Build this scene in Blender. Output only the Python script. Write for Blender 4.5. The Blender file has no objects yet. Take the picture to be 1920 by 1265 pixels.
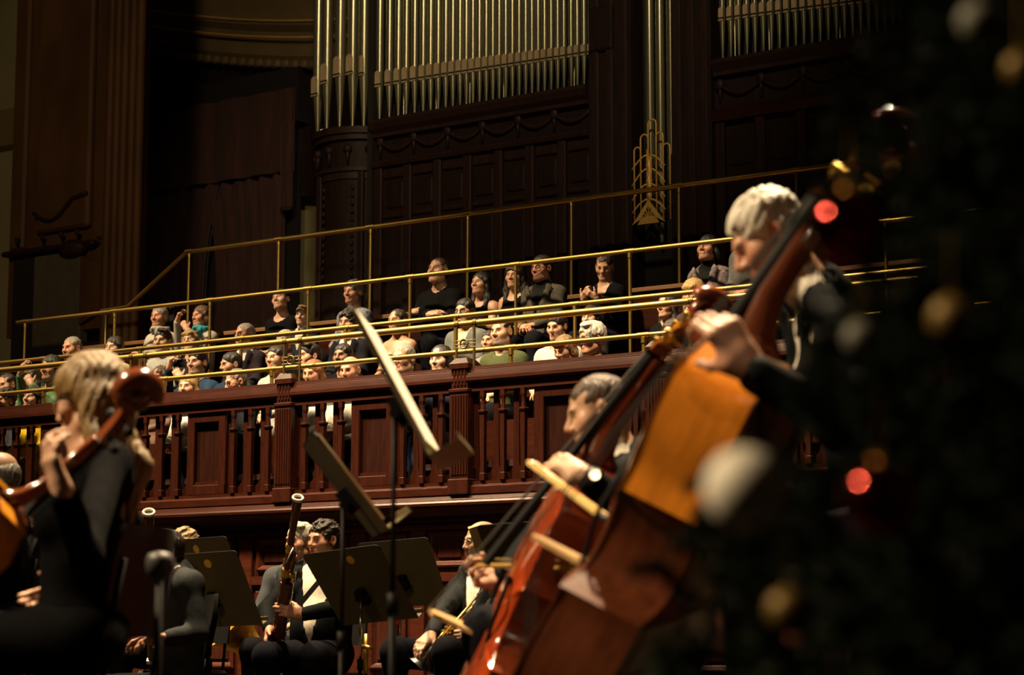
import bpy, bmesh, math, random
import numpy as np
from mathutils import Vector, Matrix
random.seed(7); RNG = np.random.RandomState(3)
SC = bpy.context.scene; COL = SC.collection
PI = math.pi
# ------------------------------------------------------------------ camera
# hall axes: X runs along the choir balcony, Y towards the organ, Z up, stage floor at 0
F_PX, CX, CY = 4000.0, 960.0, 632.5
_p = math.atan(572.5 / F_PX); _c, _s = math.cos(_p), math.sin(_p); _a, _b = 0.83206, 0.55470
CAM_R = np.array([_a, _b, 0.0]); CAM_F = np.array([-_b*_c, _a*_c, _s]); CAM_U = np.array([_b*_s, -_a*_s, _c])
CAM_C = np.array([0.0, 0.0, 0.45])
cam = bpy.data.cameras.new('camera'); camo = bpy.data.objects.new('camera', cam); COL.objects.link(camo)
camo.matrix_world = Matrix([[CAM_R[i], CAM_U[i], -CAM_F[i], CAM_C[i]] for i in range(3)] + [[0, 0, 0, 1]])
cam.sensor_width = 36.0; cam.lens = 36.0 * F_PX / 1920.0
cam.dof.use_dof = True; cam.dof.focus_distance = 16.0; cam.dof.aperture_fstop = 3.2
cam.clip_start = 0.05; cam.clip_end = 200
SC.camera = camo
# ------------------------------------------------------------------ world, lamps, exposure
SC.view_settings.view_transform = 'Standard'; SC.view_settings.look = 'None'
SC.view_settings.gamma = 1.0; SC.view_settings.use_curve_mapping = False
SC.view_settings.exposure = 0.0
w = bpy.data.worlds.new('hall_dimness'); SC.world = w; w.use_nodes = True
w.node_tree.nodes['Background'].inputs[0].default_value = (1.0, 0.62, 0.3, 1)
w.node_tree.nodes['Background'].inputs[1].default_value = 0.006
def spot(name, loc, aim, power, ang, blend, size, col=(1.0, 0.74, 0.44)):
    l = bpy.data.lights.new(name, 'SPOT'); l.energy = power; l.color = col
    l.spot_size = math.radians(ang); l.spot_blend = blend; l.shadow_soft_size = size
    o = bpy.data.objects.new(name, l); COL.objects.link(o); o.location = loc
    o.rotation_euler = (Vector(aim) - Vector(loc)).to_track_quat('-Z', 'Y').to_euler(); return o
# the concert rig hangs high over the stage; its beams are cut at the balcony so the upper rows fade
spot('stage_rig_lamp', (-12.5, 8.8, 12.0), (-9.6, 12.0, 1.2), 17000, 57, 0.5, 0.35)
spot('stage_rig_lamp', (-8.0, 8.4, 12.0), (-7.4, 11.6, 1.2), 9500, 57, 0.5, 0.35)
spot('stage_rig_lamp', (-17.0, 9.2, 12.0), (-14.2, 12.8, 2.0), 12500, 52, 0.5, 0.35)
spot('strings_rig_lamp', (-4.6, 9.0, 10.0), (-3.4, 5.2, 1.2), 18000, 32, 0.6, 0.25)
spot('strings_rig_lamp', (-8.6, 0.5, 8.4), (-3.4, 4.9, 1.0), 8500, 26, 0.6, 0.25)
spot('added_tree_spot', (-5.6, -1.2, 5.2), (-.7, 1.6, .55), 2600, 16, 0.8, 0.09)  # added narrow beam that brightens only the tree and its white bauble
spot('organ_wash_lamp', (-4.0, 5.0, 11.5), (-11.4, 17.3, 6.7), 2600, 30, 0.9, 0.25, (1.0, .80, .50))
spot('strings_front_lamp', (3.0, -2.0, 8.0), (-2.3, 4.2, 1.35), 800, 9, 0.8, 0.2)
spot('stage_front_lamp', (-6.0, -3.0, 9.0), (-8.8, 11.0, 1.0), 1500, 20, 0.8, 0.3)
spot('hall_wash_lamp', (-4.0, -2.0, 10.5), (-17.2, 18.0, 5.8), 2900, 26, 0.9, 0.8)

# ------------------------------------------------------------------ pixel helpers (1920 x 1265 frame)
def ray(px, py): return CAM_R*((px-CX)/F_PX) + CAM_U*(-(py-CY)/F_PX) + CAM_F
def PV(px, py, v):
    r = ray(px, py); return CAM_C + r*(v/r[1])
def PD(px, py, d): return CAM_C + ray(px, py)*d
def PJ(p):
    q = np.array(p)-CAM_C; t = q@CAM_F
    return CX+F_PX*(q@CAM_R)/t, CY-F_PX*(q@CAM_U)/t, t
# ------------------------------------------------------------------ objects
def tag(o, label=None, cat=None, group=None, kind=None):
    if label: o['label'] = label
    if cat: o['category'] = cat
    if group: o['group'] = group
    if kind: o['kind'] = kind
    return o
MW = {}
def thing(name, label=None, cat=None, loc=(0, 0, 0), rot=None, group=None, kind=None, scale=1.0):
    o = bpy.data.objects.new(name, None); COL.objects.link(o); o.empty_display_size = 0.1
    m = Matrix.Translation(Vector(loc)) @ ((rot.to_4x4() if hasattr(rot, 'to_4x4') else Matrix.Rotation(rot, 4, 'Z')) if rot is not None else Matrix()) @ Matrix.Diagonal((scale, scale, scale, 1))
    o.matrix_world = m; MW[o.name] = m
    return tag(o, label, cat, group, kind)
def mkmesh(name, V, Fc, mat, smooth=False):
    me = bpy.data.meshes.new(name)
    me.from_pydata([tuple(v) for v in V], [], Fc)
    if mat: me.materials.append(mat)
    if smooth: me.polygons.foreach_set('use_smooth', [True]*len(me.polygons))
    me.update(); return me
def fastmesh(name, V, Q, mat, smooth=True):
    me = bpy.data.meshes.new(name); n = len(Q); k = Q.shape[1]
    me.vertices.add(len(V)); me.vertices.foreach_set('co', V.astype(np.float32).ravel())
    me.loops.add(n*k); me.loops.foreach_set('vertex_index', Q.astype(np.int32).ravel())
    me.polygons.add(n); me.polygons.foreach_set('loop_start', np.arange(n, dtype=np.int32)*k)
    me.polygons.foreach_set('use_smooth', np.full(n, smooth))
    me.update(calc_edges=True); me.validate()
    if mat: me.materials.append(mat)
    return me
def put(name, me, parent=None, color=None):
    o = bpy.data.objects.new(name, me); COL.objects.link(o)
    if parent is not None: o.parent = parent
    if color is not None: o.color = (*color, 1)
    return o
class MB:
    """collects simple solids in world coordinates and links them as one mesh"""
    def __init__(s): s.V = []; s.F = []
    def add(s, V, F):
        b = len(s.V); s.V += [tuple(float(x) for x in v) for v in V]; s.F += [[i+b for i in f] for f in F]; return s
    def box(s, lo, hi, rot=None, bev=0.0):
        lo = np.array(lo, float); hi = np.array(hi, float); c = (lo+hi)/2; h = (hi-lo)/2
        if bev <= 0:
            V = [np.array([x, y, z])*h for x in (-1, 1) for y in (-1, 1) for z in (-1, 1)]
            F = [[0, 1, 3, 2], [4, 6, 7, 5], [0, 4, 5, 1], [2, 3, 7, 6], [0, 2, 6, 4], [1, 5, 7, 3]]
        else:
            V = []; idx = {}
            for x in (-1, 1):
                for y in (-1, 1):
                    for z in (-1, 1):
                        for a in range(3):
                            q = np.array([x, y, z])*(h-bev); q[a] += (x, y, z)[a]*bev
                            idx[(x, y, z, a)] = len(V); V.append(q)
            F = []
            for a in range(3):
                b, c2 = [i for i in range(3) if i != a]
                for sg in (-1, 1):
                    f = []
                    for p, q in ((-1, -1), (1, -1), (1, 1), (-1, 1)):
                        k = [0, 0, 0]; k[a] = sg; k[b] = p; k[c2] = q; f.append(idx[(*k, a)])
                    F.append(f)
            for a in range(3):
                b, c2 = [i for i in range(3) if i != a]
                for p in (-1, 1):
                    for q in (-1, 1):
                        k0 = [0, 0, 0]; k0[b] = p; k0[c2] = q; k1 = list(k0); k0[a] = -1; k1[a] = 1
                        F.append([idx[(*k0, b)], idx[(*k1, b)], idx[(*k1, c2)], idx[(*k0, c2)]])
            for x in (-1, 1):
                for y in (-1, 1):
                    for z in (-1, 1): F.append([idx[(x, y, z, a)] for a in range(3)])
        V = np.array(V)
        if rot is not None: V = V@np.array(rot).T
        return s.add(V+c, F)
    def obox(s, c, ax, ay, az):
        """oriented box: centre and three half-axis vectors"""
        c, ax, ay, az = (np.array(t, float) for t in (c, ax, ay, az))
        V = [c+x*ax+y*ay+z*az for x in (-1, 1) for y in (-1, 1) for z in (-1, 1)]
        return s.add(V, [[0, 1, 3, 2], [4, 6, 7, 5], [0, 4, 5, 1], [2, 3, 7, 6], [0, 2, 6, 4], [1, 5, 7, 3]])
    def tube(s, pts, r, n=10, cap=True, closed=False, sy=1.0, up=None):
        P = np.array(pts, float); m = len(P); R = np.full(m, r) if np.isscalar(r) else np.array(r, float)
        T = np.zeros_like(P); T[1:-1] = P[2:]-P[:-2]; T[0] = P[1]-P[0]; T[-1] = P[-1]-P[-2]
        if closed: T[0] = T[-1] = P[1]-P[-2]
        T /= np.linalg.norm(T, axis=1)[:, None]+1e-12
        u = np.array(up, float) if up is not None else (np.array([0, 0, 1.0]) if abs(T[0][2]) < .9 else np.array([1.0, 0, 0]))
        V = []
        for i in range(m):
            u = u-T[i]*(u@T[i]); u /= np.linalg.norm(u)+1e-12; w_ = np.cross(T[i], u)
            for k in range(n):
                a = 2*PI*k/n; V.append(P[i]+R[i]*(math.cos(a)*w_+sy*math.sin(a)*u))
        F = [[i*n+k, i*n+(k+1) % n, (i+1)*n+(k+1) % n, (i+1)*n+k] for i in range(m-1) for k in range(n)]
        if cap: F += [list(range(n))[::-1], [(m-1)*n+k for k in range(n)]]
        return s.add(V, F)
    def lathe(s, prof, base, axis=(0, 0, 1), n=16, cap=True):
        """profile (r, h) along an axis"""
        b = np.array(base, float); ax = np.array(axis, float); ax /= np.linalg.norm(ax)
        u = np.array([1., 0, 0]) if abs(ax[2]) > .9 else np.array([0, 0, 1.]); u = u-ax*(u@ax); u /= np.linalg.norm(u); v = np.cross(ax, u)
        V = [b+ax*h+max(r, 1e-4)*(math.cos(2*PI*k/n)*u+math.sin(2*PI*k/n)*v) for r, h in prof for k in range(n)]; m = len(prof)
        F = [[i*n+k, i*n+(k+1) % n, (i+1)*n+(k+1) % n, (i+1)*n+k] for i in range(m-1) for k in range(n)]
        if cap: F += [list(range(n))[::-1], [(m-1)*n+k for k in range(n)]]
        return s.add(V, F)
    def prism(s, poly, o, ux, uy, n, d):
        """polygon in the (ux, uy) plane at o, extruded by d along n"""
        o, ux, uy, n = (np.array(t, float) for t in (o, ux, uy, n)); m = len(poly)
        A = [o+ux*x+uy*y for x, y in poly]; B = [a+n*d for a in A]
        return s.add(A+B, [list(range(m))[::-1], list(range(m, 2*m))]+[[i, (i+1) % m, m+(i+1) % m, m+i] for i in range(m)])
    def ball(s, c, r, nu=14, nv=9, rot=None):
        rr = np.array([r, r, r] if np.isscalar(r) else r, float); V = []; F = []
        for j in range(nv+1):
            t = PI*j/nv
            for i in range(nu):
                a = 2*PI*i/nu; V.append(np.array([math.sin(t)*math.cos(a), math.sin(t)*math.sin(a), math.cos(t)])*rr)
        for j in range(nv):
            for i in range(nu): F.append([j*nu+i, (j+1)*nu+i, (j+1)*nu+(i+1) % nu, j*nu+(i+1) % nu])
        V = np.array(V)
        if rot is not None: V = V@np.array(rot).T
        return s.add(V+np.array(c, float), F)
    def mesh(s, name, mat, inv=None, smooth=False, auto=None):
        V = s.V
        if inv is not None: V = [tuple(inv @ Vector(v)) for v in V]
        me = mkmesh(name, V, s.F, mat, smooth)
        if auto is not None:
            me.set_sharp_from_angle(angle=math.radians(auto))
        return me
    def build(s, name, mat, parent=None, smooth=False, auto=None, color=None, kind=None):
        inv = MW[parent.name].inverted() if (parent is not None and parent.name in MW) else (parent.matrix_world.inverted() if parent is not None else None)
        if inv is None and parent is None:   # top-level mesh: origin at its base centre
            A = np.array(s.V); b = np.array([(A[:, 0].min()+A[:, 0].max())/2, (A[:, 1].min()+A[:, 1].max())/2, A[:, 2].min()])
            me = s.mesh(name, mat, Matrix.Translation(Vector(-b)), smooth or auto is not None, auto)
            o = put(name, me, None, color); o.location = b; MW[o.name] = Matrix.Translation(Vector(b))
        else:
            me = s.mesh(name, mat, inv, smooth or auto is not None, auto); o = put(name, me, parent, color)
            MW[o.name] = MW.get(parent.name, Matrix())
        if kind: o['kind'] = kind
        return o
def struct(name, mb, mat, parent=None, **k):
    o = mb.build(name, mat, parent, **k)
    if parent is None: o['kind'] = 'structure'
    return o
def dup(root, loc=None, rotz=None):
    c = root.copy(); COL.objects.link(c)
    if loc is not None: c.location = loc
    if rotz is not None: c.rotation_euler = (0, 0, rotz)
    def kids(a, b):
        for ch in list(a.children):
            d = ch.copy(); COL.objects.link(d); d.parent = b; kids(ch, d)
    kids(root, c); return c
# ------------------------------------------------------------------ materials
def srgb(r, g, b): return tuple(((x/255)/12.92 if x/255 <= .04045 else ((x/255+.055)/1.055)**2.4) for x in (r, g, b))
MATS = {}
def mat(name, col=(.5, .5, .5), rough=.5, metal=0.0, var=.25, scale=6.0, stretch=(1, 1, 1), bump=0.0, bscale=40.0, spec=.5, coat=0.0,
        objcol=False, attr=False, emit=None, estr=0.0, sheen=0.0, sss=0.0, dark=None, wave=0.0):
    if name in MATS: return MATS[name]
    m = bpy.data.materials.new(name); m.use_nodes = True; nt = m.node_tree; N = nt.nodes; L = nt.links
    b = N['Principled BSDF']; b.inputs['Roughness'].default_value = rough; b.inputs['Metallic'].default_value = metal
    b.inputs['Specular IOR Level'].default_value = spec; b.inputs['Coat Weight'].default_value = coat; b.inputs['Coat Roughness'].default_value = .08
    if sheen: b.inputs['Sheen Weight'].default_value = sheen
    if sss: b.inputs['Subsurface Weight'].default_value = sss; b.inputs['Subsurface Radius'].default_value = (.012, .004, .002); b.inputs['Subsurface Scale'].default_value = .6
    tc = N.new('ShaderNodeTexCoord'); mp = N.new('ShaderNodeMapping'); mp.inputs['Scale'].default_value = stretch
    L.new(tc.outputs['Object'], mp.inputs[0])
    ns = N.new('ShaderNodeTexNoise'); ns.inputs['Scale'].default_value = scale; ns.inputs['Detail'].default_value = 4
    L.new(mp.outputs[0], ns.inputs['Vector'])
    rp = N.new('ShaderNodeMapRange'); rp.inputs['From Min'].default_value = .25; rp.inputs['From Max'].default_value = .75
    rp.inputs['To Min'].default_value = 1-var; rp.inputs['To Max'].default_value = 1+var
    L.new(ns.outputs['Fac'], rp.inputs[0])
    mx = N.new('ShaderNodeMix'); mx.data_type = 'RGBA'; mx.blend_type = 'MULTIPLY'; mx.inputs[0].default_value = 1
    if attr:
        at = N.new('ShaderNodeAttribute'); at.attribute_name = 'col'
        src = at.outputs['Color']
        if objcol:
            oi = N.new('ShaderNodeObjectInfo'); m2 = N.new('ShaderNodeMix'); m2.data_type = 'RGBA'; m2.blend_type = 'MULTIPLY'; m2.inputs[0].default_value = 1
            L.new(at.outputs['Color'], m2.inputs[6]); L.new(oi.outputs['Color'], m2.inputs[7]); src = m2.outputs[2]
        L.new(src, mx.inputs[6])
    elif objcol:
        oi = N.new('ShaderNodeObjectInfo'); L.new(oi.outputs['Color'], mx.inputs[6])
    else: mx.inputs[6].default_value = (*col, 1)
    L.new(rp.outputs[0], mx.inputs[7]); L.new(mx.outputs[2], b.inputs['Base Color'])
    if bump:
        n2 = N.new('ShaderNodeTexNoise'); n2.inputs['Scale'].default_value = bscale; n2.inputs['Detail'].default_value = 3
        L.new(mp.outputs[0], n2.inputs['Vector'])
        bp = N.new('ShaderNodeBump'); bp.inputs['Strength'].default_value = bump; bp.inputs['Distance'].default_value = .01
        L.new(n2.outputs['Fac'], bp.inputs['Height']); L.new(bp.outputs[0], b.inputs['Normal'])
    if emit: b.inputs['Emission Color'].default_value = (*emit, 1); b.inputs['Emission Strength'].default_value = estr
    MATS[name] = m; return m
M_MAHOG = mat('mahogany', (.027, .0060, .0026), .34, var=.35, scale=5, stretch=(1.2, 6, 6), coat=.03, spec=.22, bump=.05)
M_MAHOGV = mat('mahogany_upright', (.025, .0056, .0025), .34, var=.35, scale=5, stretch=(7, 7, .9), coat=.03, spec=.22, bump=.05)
M_STAGEW = mat('stage_wall_mahogany', (.046, .0100, .0042), .4, var=.35, scale=5, stretch=(1.2, 6, 6), spec=.2)
M_STAGEP = mat('stage_panel_mahogany', (.034, .0080, .0036), .45, var=.4, scale=4, stretch=(6, 6, 1), spec=.2)
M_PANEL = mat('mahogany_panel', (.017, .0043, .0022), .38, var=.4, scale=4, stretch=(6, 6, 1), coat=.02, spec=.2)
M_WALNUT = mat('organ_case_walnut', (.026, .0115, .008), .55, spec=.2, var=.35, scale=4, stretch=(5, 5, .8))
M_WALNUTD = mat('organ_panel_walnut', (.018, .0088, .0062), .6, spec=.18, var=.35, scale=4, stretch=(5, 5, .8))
M_BRASS = mat('polished_brass', (.42, .285, .075), .40, 1.0, var=.12, scale=3, bump=.02)
M_BRASSD = mat('dull_brass', (.26, .18, .05), .45, 1.0, var=.2, scale=8)
M_BRASSK = mat('tarnished_brass', (.10, .068, .02), .5, .8, var=.2)
M_TIN = mat('organ_pipe_tin', (.40, .37, .23), .26, .78, var=.18, scale=3, stretch=(4, 4, .6))
M_TINF = mat('organ_pipe_mouth', (.60, .44, .25), .5, .3, var=.15, scale=6)
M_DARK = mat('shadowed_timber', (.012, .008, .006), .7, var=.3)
M_PLASTER = mat('olive_plaster', (.26, .22, .10), .85, var=.12, scale=2, bump=.1)
M_MARBLE = mat('brown_stucco_marble', (.095, .045, .016), .6, spec=.2, var=.35, scale=2.5, stretch=(1, 1, .4))
M_CORNICE = mat('cornice_plaster', (.17, .115, .045), .8, var=.15, scale=3)
M_GILT = mat('gilded_fillet', (.75, .45, .12), .5, .3, var=.15)
M_CURTAIN = mat('maroon_velvet', (.055, .020, .014), .9, var=.3, scale=4, stretch=(4, 4, .5), sheen=.1)
M_FLOOR = mat('stage_boards', (.016, .010, .005), .8, spec=.08, var=.3, scale=3, stretch=(1, 8, 1))
M_CARPET = mat('balcony_carpet', (.08, .018, .012), .95, var=.3, scale=30)
M_BLACK = mat('black_lacquer', (.006, .006, .006), .5, spec=.2, var=.2)
M_BLACKM = mat('black_steel', (.005, .0046, .004), .55, 0.0, spec=.12, var=.2)
M_CHROME = mat('bright_chrome', (.75, .72, .66), .15, 1.0, var=.05)
# ================================================================== the hall shell
V0 = 13.7                                   # front of the choir balcony
m = MB().box((-24, 4.4, -.22), (4, V0+.05, -.1)); struct('floor', m, M_FLOOR)
m = MB().box((-24, -6, -1.1), (6, 4.4, -1.0)); m.box((-24, 4.3, -1.0), (4, 4.4, -.22)); struct('floor_hall', m, M_FLOOR)
tiers = [(V0+.14, 14.47, 1.55), (14.47, 15.13, 1.82), (15.13, 15.78, 2.2), (15.78, 16.55, 2.62), (16.55, 20.6, 3.3)]
for y0, y1, z in tiers: struct('floor_tier', MB().box((-21, y0, z-.5 if z > 1.6 else z-.12), (-1, y1, z)), M_CARPET)
struct('wall_back', MB().box((-24, 20.6, 0), (-1, 20.8, 12)), M_PLASTER)
struct('wall_left', MB().box((-24.2, 4, -1), (-24, 20.8, 12)), M_PLASTER)
struct('ceiling', MB().box((-24.2, -6, 13), (6, 20.8, 13.2)), M_PLASTER)
# stage back wall below the balcony: boards, recessed square panels, mouldings
wall = thing('wall_stage', kind='structure', loc=(-11, V0, 0))
MB().box((-20, V0+.06, 0), (-1.0, V0+.12, 1.6)).build('backing_board', M_STAGEP, wall)
def profile(mb, prof, x0, x1):
    """cross-section (y, z) swept along X"""
    n = len(prof); A = [(x0, y, z) for y, z in prof]; B = [(x1, y, z) for y, z in prof]
    return mb.add(A+B, [list(range(n)), list(range(n, 2*n))[::-1]]+[[i, n+i, n+(i+1) % n, (i+1) % n] for i in range(n)])
X0, X1 = -20.0, -1.0
m = MB(); profile(m, [(V0+.06, 1.60), (V0-.02, 1.60), (V0-.05, 1.585), (V0-.06, 1.562), (V0-.095, 1.556), (V0-.118, 1.547), (V0-.128, 1.532), (V0-.125, 1.512), (V0-.09, 1.50), (V0-.05, 1.47), (V0-.04, 1.44), (V0+.02, 1.425), (V0+.02, 1.395), (V0+.04, 1.39), (V0+.06, 1.385)], X0, X1)
struct('trim_1', m, M_MAHOG)
m = MB(); profile(m, [(V0+.06, 1.36), (V0+.03, 1.355), (V0+.028, 1.335), (V0+.06, 1.33)], X0, X1); m.build('moulding', M_STAGEW, wall)
m = MB(); m.box((X0, V0+.03, .93), (X1, V0+.06, 1.0)); m.build('rail', M_STAGEW, wall)
m = MB(); m.box((X0, V0+.03, 0), (X1, V0+.06, .18)); m.build('rail', M_STAGEW, wall)
x = -19.6; k = 0; shared = {}
while x < -1.3:
    MB().box((x-.07, V0+.025, .18), (x+.07, V0+.06, 1.335), bev=.006).build('stile', M_STAGEW, wall)
    for (z0, z1) in ((1.04, 1.31), (.24, .88)):
        xa, xb = x+.11, x+.475
        mb = MB(); O = [(xa, z0), (xb, z0), (xb, z1), (xa, z1)]
        def ins(d): return [(xa+d, z0+d), (xb-d, z0+d), (xb-d, z1-d), (xa+d, z1-d)]
        R_ = [(O, .058), (O, .036), (ins(.016), .030), (ins(.030), .036), (ins(.042), .052), (ins(.05), .058)]
        mb.add([(p[0], V0+y, p[1]) for ring, y in R_ for p in ring], [[r*4+i, r*4+(i+1) % 4, r*4+4+(i+1) % 4, r*4+4+i] for r in range(5) for i in range(4)])
        fr = mb.build('panel_frame', M_STAGEW, wall)
        MB().box((xa+.07, V0+.048, z0+.07), (xb-.07, V0+.07, z1-.07), bev=.009).build('panel', M_STAGEP, wall)
    x += .5967
# ------------------------------------------------------------------ the balustrade
bal = thing('balustrade', 'carved dark mahogany parapet running along the front of the choir balcony', 'balustrade', (-11, V0, 1.6))
NEW = [-18.54, -16.75, -14.96, -13.17, -11.385, -9.597, -7.81, -6.02, -4.23, -2.44, -.65]
m = MB(); profile(m, [(V0-.022, 2.596), (V0-.024, 2.586), (V0-.032, 2.583), (V0-.034, 2.572), (V0-.040, 2.569), (V0-.047, 2.545), (V0-.055, 2.515), (V0-.057, 2.490), (V0-.046, 2.474), (V0-.018, 2.468), (V0-.024, 2.405), (V0+.14, 2.405), (V0+.14, 2.60), (V0+.02, 2.61), (V0-.02, 2.605)], X0, X1)
m.build('top_rail', M_MAHOG, bal)
m = MB(); profile(m, [(V0-.045, 1.60), (V0-.045, 1.655), (V0-.03, 1.668), (V0-.015, 1.675), (V0-.015, 1.70), (V0+.12, 1.70), (V0+.12, 1.60)], X0, X1); m.build('bottom_rail', M_MAHOG, bal)
# newel (one mesh, shared)
def newel_mesh():
    mb = MB(); h = .088
    mb.box((-h-.012, -.075, 0), (h+.012, .12, .12), bev=.008)
    mb.box((-h, -.06, .12), (h, .11, .80))
    for i in range(6): mb.box((-h+.018+i*.026, -.070, .15), (-h+.036+i*.026, -.058, .78), bev=.004)
    mb.box((-h-.008, -.07, .80), (h+.008, .12, .83), bev=.006)
    mb.box((-h+.012, -.05, .83), (h-.012, .11, .99))
    for i in range(4): mb.box((-h+.03+i*.033, -.058, .85), (-h+.05+i*.033, -.048, .98), bev=.004)
    # chamfered cap
    a, b = h+.004, h-.035
    V = [(-a, -.065, .99), (a, -.065, .99), (a, .12, .99), (-a, .12, .99), (-a, -.065, 1.03), (a, -.065, 1.03), (a, .12, 1.03), (-a, .12, 1.03),
         (-b, -.035, 1.075), (b, -.035, 1.075), (b, .09, 1.075), (-b, .09, 1.075)]
    mb.add(V, [[0, 1, 5, 4], [1, 2, 6, 5], [2, 3, 7, 6], [3, 0, 4, 7], [4, 5, 9, 8], [5, 6, 10, 9], [6, 7, 11, 10], [7, 4, 8, 11], [8, 9, 10, 11], [3, 2, 1, 0]])
    return mb.mesh('newel', M_MAHOGV)
nm = newel_mesh()
def place(name, me, x, parent, base, z=0.0, y=0.0):
    o = put(name, me, parent); o.location = (x-base[0], y, z); return o
BB = (-11, V0, 1.6)
for x in NEW: place('newel', nm, x, bal, BB)
def baluster_mesh():
    mb = MB(); r = .0235
    mb.box((-r, -.03, .10), (r, .017, .16), bev=.004)
    V = []
    for z, w_ in ((.16, .018), (.62, .021), (.63, .026), (.645, .026), (.65, .017), (.70, .012), (.73, .012), (.76, .019), (.81, .019)):
        V += [(-w_, -.008-w_, z), (w_, -.008-w_, z), (w_, -.008+w_, z), (-w_, -.008+w_, z)]
    F = [[i*4+k, i*4+(k+1) % 4, i*4+4+(k+1) % 4, i*4+4+k] for i in range(8) for k in range(4)]
    mb.add(V, F)
    mb.box((-.029, -.04, .632), (.029, .022, .652), bev=.004)
    return mb.mesh('baluster', M_MAHOGV)
bm_ = baluster_mesh()
def slat_mesh():
    return MB().box((-.026, .03, .20), (.026, .06, .81), bev=.004).mesh('slat', M_MAHOGV)
sm_ = slat_mesh()
def fret_mesh(n, w_):
    """bottom board with n round notches"""
    mb = MB(); W = w_/n
    for i in range(n):
        c = -w_/2+W*(i+.5); r = W/2-.026
        pts = [(c-W/2, .10), (c+W/2, .10), (c+W/2, .235)]
        pts += [(c+r*math.cos(a), .235-.0+(-r*1.15)*math.sin(a)) for a in np.linspace(0, PI, 11)]
        pts += [(c-W/2, .235)]
        mb.prism(pts, (0, .03, 0), (1, 0, 0), (0, 0, 1), (0, 1, 0), .03)
    return mb.mesh('fret_board', M_MAHOGV)
WID = .57; fm_ = fret_mesh(3, WID)
def panel_mesh(w_):
    mb = MB(); h = w_/2
    for a, b in (((-h, .10), (-h+.085, .81)), ((h-.085, .10), (h, .81)), ((-h, .10), (h, .185)), ((-h, .72), (h, .81))):
        mb.box((a[0], -.005, a[1]), (b[0], .06, b[1]), bev=.006)
    mb.prism([(-h+.085, .185), (h-.085, .185), (h-.11, .215), (-h+.11, .215)], (0, .0, 0), (1, 0, 0), (0, 0, 1), (0, 1, 0), .02)
    return mb.mesh('panel_frame', M_MAHOGV)
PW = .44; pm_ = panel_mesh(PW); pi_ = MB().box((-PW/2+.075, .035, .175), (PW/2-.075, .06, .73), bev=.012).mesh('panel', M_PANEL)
for a, b in zip(NEW[:-1], NEW[1:]):
    mid = (a+b)/2
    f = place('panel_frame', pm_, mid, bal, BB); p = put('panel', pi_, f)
    for sgn in (-1, 1):
        c = mid+sgn*(PW/2+WID/2)
        place('fret_board', fm_, c, bal, BB)
        W = WID/3
        for i in range(4): place('slat', sm_, c-WID/2+W*i, bal, BB)
        for i in range(3): place('baluster', bm_, c-WID/2+W*(i+.5), bal, BB)
# ------------------------------------------------------------------ brass rails
def rail(name, label, v, z, x0, x1, posts, zbot, r=.021, pr=.016, extra=None, group=None):
    t = thing(name, label, 'railing', ((x0+x1)/2, v, zbot), group=group)
    pts = [(x0, v, z), (x1, v, z)] if extra is None else extra+[(x1, v, z)]
    MB().tube(pts, r, 12).build('handrail', M_BRASS, t, smooth=True, auto=50)
    for x in posts:
        zt = z
        mb = MB().tube([(x, v, zbot), (x, v, zt)], pr, 10)
        mb.tube([(x-.05, v, zt), (x+.05, v, zt)], r*1.18, 12); mb.tube([(x, v, zt-.06), (x, v, zt-.02)], pr*1.35, 10)
        mb.tube([(x, v, zbot), (x, v, zbot+.02)], pr*2.1, 10)
        mb.build('post', M_BRASS, t, smooth=True, auto=50)
    return t
def xs_at(v, pts): return [float(PV(px, py, v)[0]) for px, py in pts]
rail('brass_railing', 'low thin brass rail fixed just above the mahogany parapet top', V0+.09, 2.745, -19, -1, xs_at(V0+.09, [(82, 735), (308, 718), (510, 700), (958, 655), (1207, 620), (1480, 590), (1780, 560)]), 2.60, .020, .017)
t = rail('brass_railing', 'bright thick brass rail held above the newels by twin stanchions with ring emblems', V0+.02, 2.955, -19, -1, [], 2.67, .027)
for x in (-11.345, -9.577, -7.46, -13.1, -5.6, -3.8):
    mb = MB()
    for s in (-.085, .085):
        mb.tube([(x+s, V0+.0, 2.60), (x+s, V0+.0, 2.93)], .011, 8); mb.tube([(x+s-.018, V0+.02, 2.955), (x+s+.018, V0+.02, 2.955)], .034, 12)
    mb.build('stanchion', M_BRASSK, t, smooth=True, auto=50)
    mb = MB()
    for dz in (-.028, 0, .028): mb.tube([(x-.10, V0-.005, 2.79+dz), (x+.10, V0-.005, 2.79+dz)], .005, 6)
    ring = [(x+.036*math.cos(a), V0-.018, 2.79+.036*math.sin(a)) for a in np.linspace(0, 2*PI, 21)]
    mb.tube(ring, .007, 6, cap=False, closed=True); mb.tube([(x, V0-.020, 2.79), (x, V0-.008, 2.79)], .012, 12)
    mb.build('ring_emblem', M_BRASSK, t, smooth=True, auto=50)
rail('brass_railing', 'second brass rail close behind the bright one, in front of the third row', 15.16, 3.293, -19, -1, xs_at(15.16, [(82, 680), (262, 690), (452, 660), (648, 640), (854, 620), (1078, 600), (1317, 575), (1560, 540), (1810, 510)]), 2.2)
rail('brass_railing', 'third brass rail crossing before the top row of listeners, its left end free', 15.82, 3.835, float(PV(32, 601, 15.82)[0]), -1, xs_at(15.82, [(47, 620), (215, 600), (394, 580), (578, 560), (769, 540), (967, 520), (1181, 490), (1420, 460), (1660, 430), (1900, 400)]), 2.62)
D0 = PV(345, 470, 16.6); D1 = PV(240, 575, 16.55); D2 = PV(190, 583, 16.5)
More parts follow.
